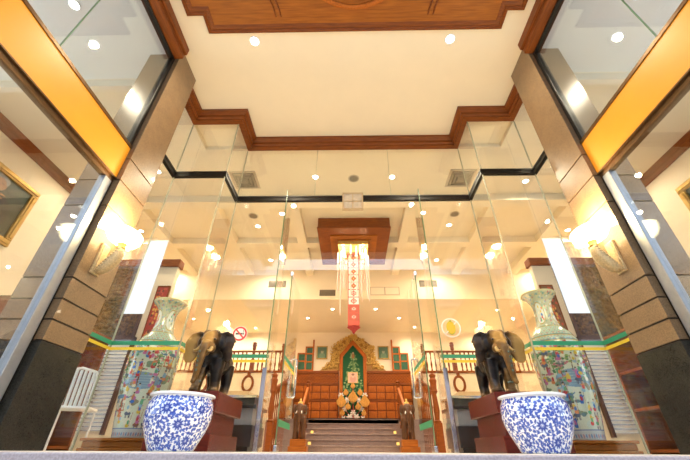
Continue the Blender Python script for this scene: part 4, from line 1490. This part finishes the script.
# heart shaped leaf ornament in front of the panel
t = thing('leaf_altar_ornament', 'cluster of orange gold heart shaped leaves standing before the green panel', 'ornament', (0.0, 14.2, 0.9))


def heart(cx, cz, h, y, name='gold_leaf'):
    b = MB()
    n_ = 24
    poly = []
    for i in range(n_):
        a = 2 * math.pi * i / n_
        x_ = 0.42 * math.sin(a) * (1 - 0.18 * math.cos(a))
        z_ = -0.38 * math.cos(a)
        if z_ > 0.1:
            x_ *= max(0.0, 1 - ((z_ - 0.1) / 0.30)) ** 0.6 * 0.9 + 0.0
            z_ = 0.1 + (z_ - 0.1) * 1.9
        poly.append((cx + x_ * h, cz + z_ * h))
    b.prism(poly, y - 0.02, y)
    b.prism([(cx + (p[0] - cx) * .8, cz + (p[1] - cz) * .8) for p in poly], y - 0.032, y - 0.02)
    b.tube([(cx, y - 0.035, cz - 0.35 * h), (cx, y - 0.035, cz + 0.5 * h)], 0.012, 6)
    return b.build(name, leafgold, t, bevel=0.004)


for cx, cz, h, y in ((0, 0.80, 0.42, -0.12), (-0.44, 0.66, 0.43, -0.06), (0.44, 0.66, 0.43, -0.06), (-0.19, 0.50, 0.25, -0.1), (0.19, 0.50, 0.25, -0.1),
                     (-0.27, 0.99, 0.24, 0), (0.27, 0.99, 0.24, 0), (-0.40, 0.30, 0.22, 0), (0.40, 0.30, 0.22, 0), (0, 1.22, 0.22, 0)):
    heart(cx, cz, h, y)
for cx, cz in ((-0.13, 0.18), (0.13, 0.18), (-0.22, 0.74), (0.22, 0.74), (-0.36, 0.12), (0.36, 0.12), (-0.30, 0.46), (0.30, 0.46), (-0.45, 0.90), (0.45, 0.90), (0.0, 0.32)):
    fl = MB()
    for k in range(6):
        a = k * math.pi / 3
        fl.ell((cx + 0.06 * math.cos(a), 0.02, cz + 0.06 * math.sin(a)), (0.055, 0.012, 0.03), Matrix.Rotation(-a, 3, 'Y'), 8, 6)
    fl.ell((cx, 0.0, cz), (0.03, 0.02, 0.03), None, 8, 6)
    fl.build('white_flower', mat('white_petal', (0.80, 0.74, 0.68), 0.5, noise=0.1), t, smooth=60)
stm = MB().tube([(0, 0.03, 0), (0, 0.03, 1.2)], 0.025, 8)
for s in (-1, 1):
    for z0, x1, z1 in ((0.1, 0.42, 0.55), (0.2, 0.27, 0.92), (0.05, 0.38, 0.12), (0.1, 0.38, 0.25)):
        stm.tube([(0, 0.03, z0), (s * x1, 0.03, z1)], 0.014, 6)
stm.build('red_stem', mat('red_stem_paint', (0.35, 0.05, 0.03), 0.4, noise=0.1), t)
MB().box(-0.62, 0.62, -0.14, 0.06, 0, 0.03).build('ornament_base', brown, t)

t = thing('lit_portrait', 'small lit portrait plaque hung on the lower middle of the green panel', 'picture', (0.0, 14.355, 2.28))
c = Canvas(0.36, 0.36, 36, 36, (0.70, 0.42, 0.30))
c.ell(.18, .12, .12, .12, (0.60, 0.30, 0.22)); c.ell(.18, .24, .06, .075, (0.70, 0.45, 0.32)); c.ell(.18, .29, .06, .04, (0.25, 0.12, 0.08))
link('plaque', panel_painted('plaque', c, attr_mat('backlit_print', 0.5, 0.0, 0.05)), t, (0, 0, 0), 0, 0.012)
MB().box(-0.2, 0.2, 0.0125, 0.03, -0.02, 0.38).build('plaque_back', gold, t)

# framed portraits either side, stepped racks
for s, nm in ((-1, 'left'), (1, 'right')):
    t = thing('framed_picture', 'small green portrait in a wooden frame on the landing wall, %s of the gold carving' % nm, 'picture', (s * 1.27, 14.57, 3.2), 0, 'small framed portraits')
    f = MB().box(-0.23, 0.23, -0.03, 0, 0, 0.04).box(-0.23, 0.23, -0.03, 0, 0.48, 0.52).box(-0.23, -0.19, -0.03, 0, 0.04, 0.48).box(0.19, 0.23, -0.03, 0, 0.04, 0.48)
    f.build('picture_frame', goldframe, t, bevel=0.004)
    c = Canvas(0.38, 0.44, 38, 44, (0.05, 0.12, 0.06))
    c.ell(.19, .08, .12, .13, (0.12, 0.22, 0.12)); c.ell(.19, .25, .055, .075, (0.28, 0.30, 0.18)); c.ell(.19, .31, .06, .035, (0.08, 0.12, 0.07))
    link('picture', panel_painted('picture', c, attr_mat('oil_paint')), t, (0, -0.012, 0.04), 0, 0.008)
    t = thing('stepped_lattice_rack', 'stepped teak rack with green inset squares at the %s end of the wainscot' % nm, 'rack', (0, 14.5, 2.732), 0, 'stepped lattice racks')
    f = MB()
    f.box(s * 1.60, s * 1.66, 0, 0.06, 0, 1.24)
    inset = MB()
    for col, (xa, xb, zt) in enumerate(((1.66, 1.96, 0.96), (1.96, 2.28, 0.70))):
        f.box(s * (xb - 0.05), s * xb, 0, 0.06, 0, zt)
        f.box(s * xa, s * xb, 0, 0.06, zt - 0.05, zt)
        nrow = 3 if col == 0 else 2
        for k in range(nrow):
            za, zb = k * (zt / nrow), (k + 1) * (zt / nrow)
            f.box(s * xa, s * (xb - 0.05), 0, 0.06, za, za + 0.05)
            inset.box(s * (xa + 0.01), s * (xb - 0.06), 0.02, 0.04, za + 0.05, zb - 0.05 if k == nrow - 1 else zb)
    f.build('rack_frame', orange, t)
    inset.build('green_inset', green_panel, t)

# ================================================================== GALLERIES, BALUSTRADES, STAIR RAILS
BAL = [(0.03, 0), (0.03, 0.05), (0.018, 0.07), (0.03, 0.16), (0.036, 0.22), (0.02, 0.32), (0.016, 0.40), (0.026, 0.43), (0.016, 0.46), (0.02, 0.55), (0.03, 0.58), (0.03, 0.62)]


def baluster(x, y, z, parent, h=0.62):
    return MB().lathe([(r, zz * h / 0.62) for r, zz in BAL], 10, (x, y, z)).build('baluster', brown, parent, smooth=50)


def newel(name, x, y, z, h, parent, w=0.055):
    b = MB().box(x - w, x + w, y - w, y + w, z, z + h * 0.35)
    b.lathe([(w * 0.9, 0), (w * 1.1, 0.03), (w * 0.6, 0.06), (w * 0.95, h * 0.15), (w * 0.7, h * 0.3), (w * 0.55, h * 0.36), (w * 1.1, h * 0.40), (w * 0.9, h * 0.43), (w * 1.0, h * 0.5),
             (w * 1.2, h * 0.55), (w * 0.8, h * 0.58), (w * 1.1, h * 0.62), (w * 0.3, h * 0.65)], 12, (x, y, z + h * 0.35))
    return b.build(name, brown, parent, smooth=40)


for s, nm in ((-1, 'left'), (1, 'right')):
    struct('wall_gallery_' + nm, MB().box(s * 2.3, s * HW, 12.0, 12.12, 0, 2.2).box(s * 2.3, s * HW, 12.12, 14.6, 2.08, 2.2), wall_cream)
    struct('trim_%d' % (6 if s < 0 else 7), MB().box(s * 2.28, s * HW, 11.96, 12.16, 2.2, 2.27), brown, bevel=0.008)
    t = thing('gallery_balustrade', 'turned teak balustrade along the %s gallery edge' % nm, 'balustrade', (0, 12.06, 2.27), 0, 'gallery balustrades')
    MB().box(s * 2.35, s * 6.75, -0.04, 0.04, 0.60, 0.66).build('handrail', brown, t, bevel=0.01)
    for k in range(29):
        x = 2.5 + k * 0.145
        if abs(x - 3.42) > 0.1:
            baluster(s * x, 0, 0, t, 0.6)
    newel('newel_post', s * 3.42, 0, 0, 0.95, t, 0.065)
    newel('newel_post', s * 2.4, 0, 0, 0.9, t, 0.055)
    # sloping balustrade from the landing to the gallery, beside the steps
    t = thing('stair_balustrade', 'sloping orange teak stair rail, %s side of the granite steps' % nm, 'balustrade', (0, 0, 0), 0, 'stair rails')
    MB().bar((s * 1.52, 10.72, 0.78), (s * 1.52, 12.45, 1.78), 0.07, 0.10).build('handrail', orange, t, bevel=0.012)
    for k in range(6):
        y = 11.12 + k * 0.26
        zb = 0.15 * (math.floor((y - 11) / 0.3) + 1)
        zt_ = 0.78 + (y - 10.72) / 1.73 * 1.0 - 0.05
        MB().lathe([(r, zz * (zt_ - 0) / 0.62) for r, zz in BAL], 10, (s * 1.52, y, 0)).build('baluster', brown, t, smooth=50)
    newel('newel_post', s * 1.52, 12.55, 0.9, 1.15, t, 0.06)
    # tall newel posts in the hall
    t = thing('newel_post', 'tall turned reddish wooden post on the hall floor just inside the doorway, %s side' % nm, 'post', (s * 2.1, 9.7, 0), 0, 'tall turned posts')
    newel('post_shaft', 0, 0, 0, 1.78, t, 0.085)
    MB().bar((0, 0, 1.35), (0, 2.28, 2.0), 0.07, 0.09).build('handrail', brown, t, bevel=0.01)
    for k in range(1, 9):
        y = k * 0.25
        MB().lathe([(r, zz * (1.33 + y * 0.285) / 0.62) for r, zz in BAL], 10, (0, y, 0)).build('baluster', brown, t, smooth=50)
    # wooden stair elephants
    t = thing('carved_elephant_figure', 'dark carved wooden elephant figure on a plinth at the %s foot of the steps' % nm, 'statue', (s * 1.45, 10.45, 0), 0, 'stair foot elephants')
    MB().box(-0.24, 0.24, -0.22, 0.22, 0, 0.12).box(-0.2, 0.2, -0.18, 0.18, 0.12, 0.28).build('plinth', orange_x, t, bevel=0.008)
    b = MB()
    b.ell((0, 0.04, 0.80), (0.17, 0.22, 0.2))
    b.ell((0, -0.14, 0.98), (0.12, 0.12, 0.14))
    for sx in (-1, 1):
        b.ell((sx * 0.14, -0.10, 0.98), (0.08, 0.03, 0.12), Matrix.Rotation(R(sx * -20), 3, 'Z'))
        for y in (-0.06, 0.14):
            b.tube([(sx * 0.09, y, 0.78), (sx * 0.09, y, 0.5), (sx * 0.095, y, 0.28)], [0.085, 0.065, 0.07], 12)
    b.tube([(0, -0.22, 0.98), (0, -0.27, 0.84), (0, -0.27, 0.68), (0, -0.24, 0.52), (0, -0.26, 0.44)], [0.06, 0.052, 0.042, 0.034, 0.028], 10)
    joined('elephant_body', b, darkwood, 0.016, t, 4)
    MB().ell((0, 0.04, 0.90), (0.185, 0.16, 0.13)).build('saddle_cloth', mat('grey_green_cloth', (0.16, 0.17, 0.13), 0.7, noise=0.4, nscale=30), t, smooth=60)
    for sx in (-1, 1):
        MB().tube([(sx * 0.06, -0.22, 0.92), (sx * 0.08, -0.30, 0.86), (sx * 0.07, -0.34, 0.88)], [0.016, 0.013, 0.004], 8).build('tusk', white_paint, t, smooth=60)
    fl = MB()
    for q in range(5):
        fl.ell((0.0 + 0.03 * (q % 2), -0.26, 1.10 + 0.0 * q), (0.03, 0.02, 0.03), None, 8, 6)
    b = MB().ell((0, -0.08, 1.12), (0.07, 0.07, 0.05)).ell((0, -0.08, 1.19), (0.03, 0.03, 0.05))
    b.build('crown', gold, t, smooth=60)

# oval mirrors on the gallery walls
MI = [(-3.45, 'oval wood framed mirror on the gallery wall right of the left elephant statue'), (-4.95, 'oval wood framed mirror on the gallery wall behind the left elephant statue'),
      (3.45, 'oval wood framed mirror on the gallery wall left of the right elephant statue'), (4.6, 'oval wood framed mirror on the gallery wall behind the right elephant statue')]
mirror_m = mat('mirror_silver', (0.8, 0.8, 0.8), 0.05, 1.0, noise=0.02)
for x, lab in MI:
    t = thing('oval_mirror', lab, 'mirror', (x, 11.99, 1.52), 0, 'oval mirrors')
    b = MB()
    n = 32
    ro_, ri_ = (0.20, 0.27), (0.13, 0.19)
    vs, fs = [], []
    for y in (-0.04, 0):
        for rr in (ri_, ro_):
            for k in range(n):
                a = 2 * math.pi * k / n
                vs.append((rr[0] * math.cos(a), y, 0.34 + rr[1] * math.sin(a)))
    for k in range(n):
        q = (k + 1) % n
        fs += [(k, q, n + q, n + k), (2 * n + k, 3 * n + k, 3 * n + q, 2 * n + q), (n + k, n + q, 3 * n + q, 3 * n + k), (k, 2 * n + k, 2 * n + q, q)]
    b.add(vs, fs)
    b.ell((0, -0.02, 0.64), (0.06, 0.02, 0.05)).ell((0, -0.02, 0.04), (0.06, 0.02, 0.05))
    b.build('mirror_frame', brown, t, smooth=50)
    g = MB()
    vs = [(0.14 * math.cos(2 * math.pi * k / n), y, 0.34 + 0.2 * math.sin(2 * math.pi * k / n)) for y in (-0.02, -0.005) for k in range(n)]
    g.add(vs, [tuple(range(n)), tuple(range(2 * n - 1, n - 1, -1))] + [(k, n + k, n + (k + 1) % n, (k + 1) % n) for k in range(n)])
    g.build('mirror_glass', mirror_m, t)

# ================================================================== SIDE FURNITURE BEHIND THE GLASS
for s, nm in ((-1, 'left'), (1, 'right')):
    y = 6.5
    xa, xb = s * 3.78, s * 6.8
    struct('wall_partition_' + nm, MB().box(xa, xb, y, y + 0.12, 0, 3.45), wall_cream)
    struct('trim_%d' % (8 if s < 0 else 9), MB().box(s * 3.74, xb, y - 0.06, y + 0.16, 3.33, 3.5), brown, bevel=0.015)
    # carved relief panel
    t = thing('relief_carving', 'dark carved wooden relief panel between the %s pillar and the white reflection panel' % nm, 'carved panel', (s * 4.75, y, 1.85), 0, 'carved relief panels')
    W, H = 1.0, 1.45
    nx, nz = 90, 130
    rnd = np.random.default_rng(2 if s < 0 else 6)
    hx = np.zeros((nz, nx))
    gx, gz = np.meshgrid(np.linspace(0, W, nx), np.linspace(0, H, nz))
    for _ in range(520):
        cx_, cz_, rr = rnd.uniform(0, W), rnd.uniform(0, H), rnd.uniform(.018, .05)
        d2 = ((gx - cx_) ** 2 + (gz - cz_) ** 2) / rr ** 2
        hx = np.maximum(hx, np.where(d2 < 1, np.sqrt(np.clip(1 - d2, 0, 1)) * rr * rnd.uniform(.3, .7), 0))
    V = np.stack([gx - W / 2, -0.02 - hx, gz], -1).reshape(-1, 3)
    i, k = np.meshgrid(np.arange(nz - 1), np.arange(nx - 1), indexing='ij')
    F = np.stack([i * nx + k, i * nx + k + 1, (i + 1) * nx + k + 1, (i + 1) * nx + k], -1).reshape(-1, 4)
    me = bpy.data.meshes.new('relief')
    me.from_pydata(V.tolist(), [], F.tolist())
    me.materials.append(mat('antique_gilt_wood', (0.20, 0.10, 0.025), 0.6, 0.0, spec=0.15, col2=(0.03, 0.014, 0.006), nscale=22))
    me.shade_smooth()
    link('relief', me, t, None, 0, 0.018)
    f = MB()
    for a, b_ in (((-.55, -.05), (.55, 0)), ((-.55, H), (.55, H + .05)), ((-.55, 0), (-.5, H)), ((.5, 0), (.55, H))):
        f.box(a[0], b_[0], -0.05, -0.002, a[1], b_[1])
    f.build('panel_frame', darkwood, t)
    t = thing('hanging_plaque', ('tall red and gold plaque on the wall edge left of the left vase neck' if s < 0 else 'tall brown and gold plaque on the wall edge right of the right vase neck'),
              'plaque', (s * 3.93, y - 0.002, 1.75), 0, 'tall wall plaques')
    c = Canvas(0.22, 1.1, 30, 120, (0.38, 0.03, 0.015) if s < 0 else (0.20, 0.09, 0.03))
    rr_ = random.Random(7)
    for _ in range(60):
        c.ell(rr_.uniform(.03, .19), rr_.uniform(.03, 1.07), .02, .028, rr_.choice([(0.70, 0.36, 0.06), (0.55, 0.08, 0.03), (0.12, 0.03, 0.01)]))
    link('plaque_face', panel_painted('plaque_face', c, attr_mat('lacquered_board', 0.35, 0.2)), t, (0, -0.03, 0), 0, 0.02)
    MB().box(-0.13, 0.13, -0.035, 0, -0.03, 0.0).box(-0.13, 0.13, -0.035, 0, 1.1, 1.13).box(-0.13, -0.11, -0.035, 0, 0, 1.1).box(0.11, 0.13, -0.035, 0, 0, 1.1).build('plaque_frame', brown, t)
    # window with blinds under it; the pane itself glows in place of daylight
    n_win[0] += 1
    o = struct('window_%d' % n_win[0], MB().box(s * 4.2, s * 4.9, y - 0.02, y - 0.004, 0.28, 1.76), emit('daylight_glow_pane', (0.55, 0.62, 0.75), 0.2),
               'window with white slatted blind behind the %s floor vase' % nm)
    sl = MB()
    for k in range(24):
        z = 0.31 + k * 0.061
        sl.obox(Matrix.Translation((s * 4.55, y - 0.05, z)) @ Matrix.Rotation(R(68), 4, 'X'), 0.70, 0.052, 0.003)
    sl.build('blind_slats', white_paint, o)
    MB().box(s * 4.15, s * 4.2, y - 0.08, y - 0.004, 0.22, 1.8).box(s * 4.9, s * 4.95, y - 0.08, y - 0.004, 0.22, 1.8).box(s * 4.53, s * 4.57, y - 0.03, y - 0.021, 0.28, 1.76).box(s * 4.15, s * 4.95, y - 0.08, y - 0.004, 1.76, 1.82).build('window_frame', darkwood, o)
    # wooden shelf cabinet along the side wall
    t = thing('display_cabinet', 'open teak display cabinet with shelves behind the %s pillar foot' % nm, 'cabinet', (s * 4.93, 5.1, 0), 0, 'teak display cabinets')
    sx = -s
    dpt = 0.55
    MB().box(0, sx * 0.03, -1.0, 1.0, 0, 1.7).build('cabinet_back', darkwood, t)
    for yy in (-1.0, -0.02, 0.96):
        MB().box(sx * 0.03, sx * dpt, yy, yy + 0.04, 0, 1.7).build('side_panel', brown, t)
    for z in (0.02, 0.55, 1.08, 1.66):
        MB().box(sx * 0.03, sx * (dpt + (0.02 if z > 1.6 else 0)), -1.0, 1.0, z, z + 0.04).build('shelf', brown_y, t)
    for yy, z, lab in ((-0.45, 0.59, 'middle'), (0.5, 1.12, 'upper')):
        l = thing('shelf_lamp', 'small glowing lamp on the %s shelf of the %s teak cabinet' % (lab, nm), 'lamp', (s * 4.93 + sx * 0.3, 5.1 + yy, z), 0, 'shelf lamps')
        MB().lathe([(0.06, 0), (0.06, 0.015), (0.015, 0.03), (0.025, 0.09), (0.012, 0.17)], 16).build('lamp_base', gold, l, smooth=50)
        MB().lathe([(0.10, 0.17), (0.06, 0.31)], 20, cap=False).build('lamp_shade', emit('shelf_lamp_glow', (1, 0.55, 0.16), 1.5), l, smooth=50)
        lamp('shelf_lamp_bulb', 'POINT', (0, 0, 0.22), 6, (1, 0.6, 0.25), l, 0.04)
    # counters either side of the doorway inside
    for j, (xx, yy, w_, h_, mm, lab) in enumerate(((1.86, 6.3, 0.62, 0.62, grey_panel, 'grey topped counter block just inside the %s glass, nearest the doorway'),
                                                  (2.28, 7.6, 0.8, 0.92, black_panel, 'black and grey counter block behind the %s grey counter'))):
        t = thing('display_counter', lab % nm, 'counter', (s * xx, yy, 0), 0, 'hall counters')
        MB().box(-w_ / 2, w_ / 2, -0.4, 0.4, 0.06, h_ * 0.55).build('lower_body', black_panel if j == 0 else grey_panel, t, bevel=0.006)
        MB().box(-w_ / 2 + 0.03, w_ / 2 - 0.03, -0.37, 0.37, h_ * 0.55, h_ - 0.05).build('upper_body', mm if j else grey_panel, t, bevel=0.006)
        MB().box(-w_ / 2 - 0.02, w_ / 2 + 0.02, -0.42, 0.42, h_ - 0.05, h_).build('counter_top', black_panel if j == 0 else steel, t, bevel=0.006)
        MB().box(-w_ / 2 + 0.04, w_ / 2 - 0.04, -0.36, 0.36, 0, 0.06).build('toe_kick', black_panel, t)
    t = thing('buffet_hood', 'steel topped serving counter with tan canopy far inside the hall, %s side' % nm, 'counter', (s * 3.6, 10.2, 0), 0, 'serving counters')
    MB().box(-0.9, 0.9, -0.35, 0.35, 0, 0.85).build('counter_body', tan_board, t)
    MB().box(-0.95, 0.95, -0.4, 0.4, 0.85, 0.9).build('counter_top', steel, t, bevel=0.006)
    for kx in (-0.85, 0.85):
        MB().tube([(kx, 0.25, 0.9), (kx, 0.25, 1.15)], 0.02, 8).build('canopy_post', steel, t)
    MB().prism([(-0.9, 1.15), (0.9, 1.15), (0.8, 1.36), (-0.8, 1.36)], -0.3, 0.35).build('canopy', tan_board, t)

# white chair near the left glass, price card on the right cabinet
t = thing('white_chair', 'white painted chair behind the glass beside the left pillar foot', 'chair', (-3.62, 4.85, 0), R(200))
for x in (-0.2, 0.2):
    MB().tube([(x, -0.2, 0), (x, -0.18, 0.44)], 0.014, 8).build('leg', white_paint, t, smooth=60)
    MB().tube([(x, 0.22, 0), (x, 0.2, 0.44), (x * 0.9, 0.25, 0.86)], 0.014, 8).build('leg', white_paint, t, smooth=60)
MB().box(-0.22, 0.22, -0.22, 0.22, 0.44, 0.47).build('seat', white_paint, t, bevel=0.01)
bk = MB().tube([(-0.18, 0.25, 0.86), (0, 0.27, 0.9), (0.18, 0.25, 0.86)], 0.016, 8)
for k in range(-3, 4):
    bk.tube([(k * 0.05, 0.2, 0.47), (k * 0.05, 0.255, 0.88)], 0.018, 6)
bk.build('backrest', white_paint, t, smooth=60)
t = thing('price_card', 'small white printed card on the edge of the right teak cabinet', 'card', (4.34, 4.75, 1.12))
o = MB().box(-0.006, 0.006, -0.06, 0.06, 0, 0.16).build('card', white_paint, t)
MB().box(-0.008, -0.006, -0.04, 0.04, 0.035, 0.045).box(-0.008, -0.006, -0.04, 0.04, 0.06, 0.07).box(-0.008, -0.006, -0.03, 0.03, 0.095, 0.13).build('printed_lines', sred, t)
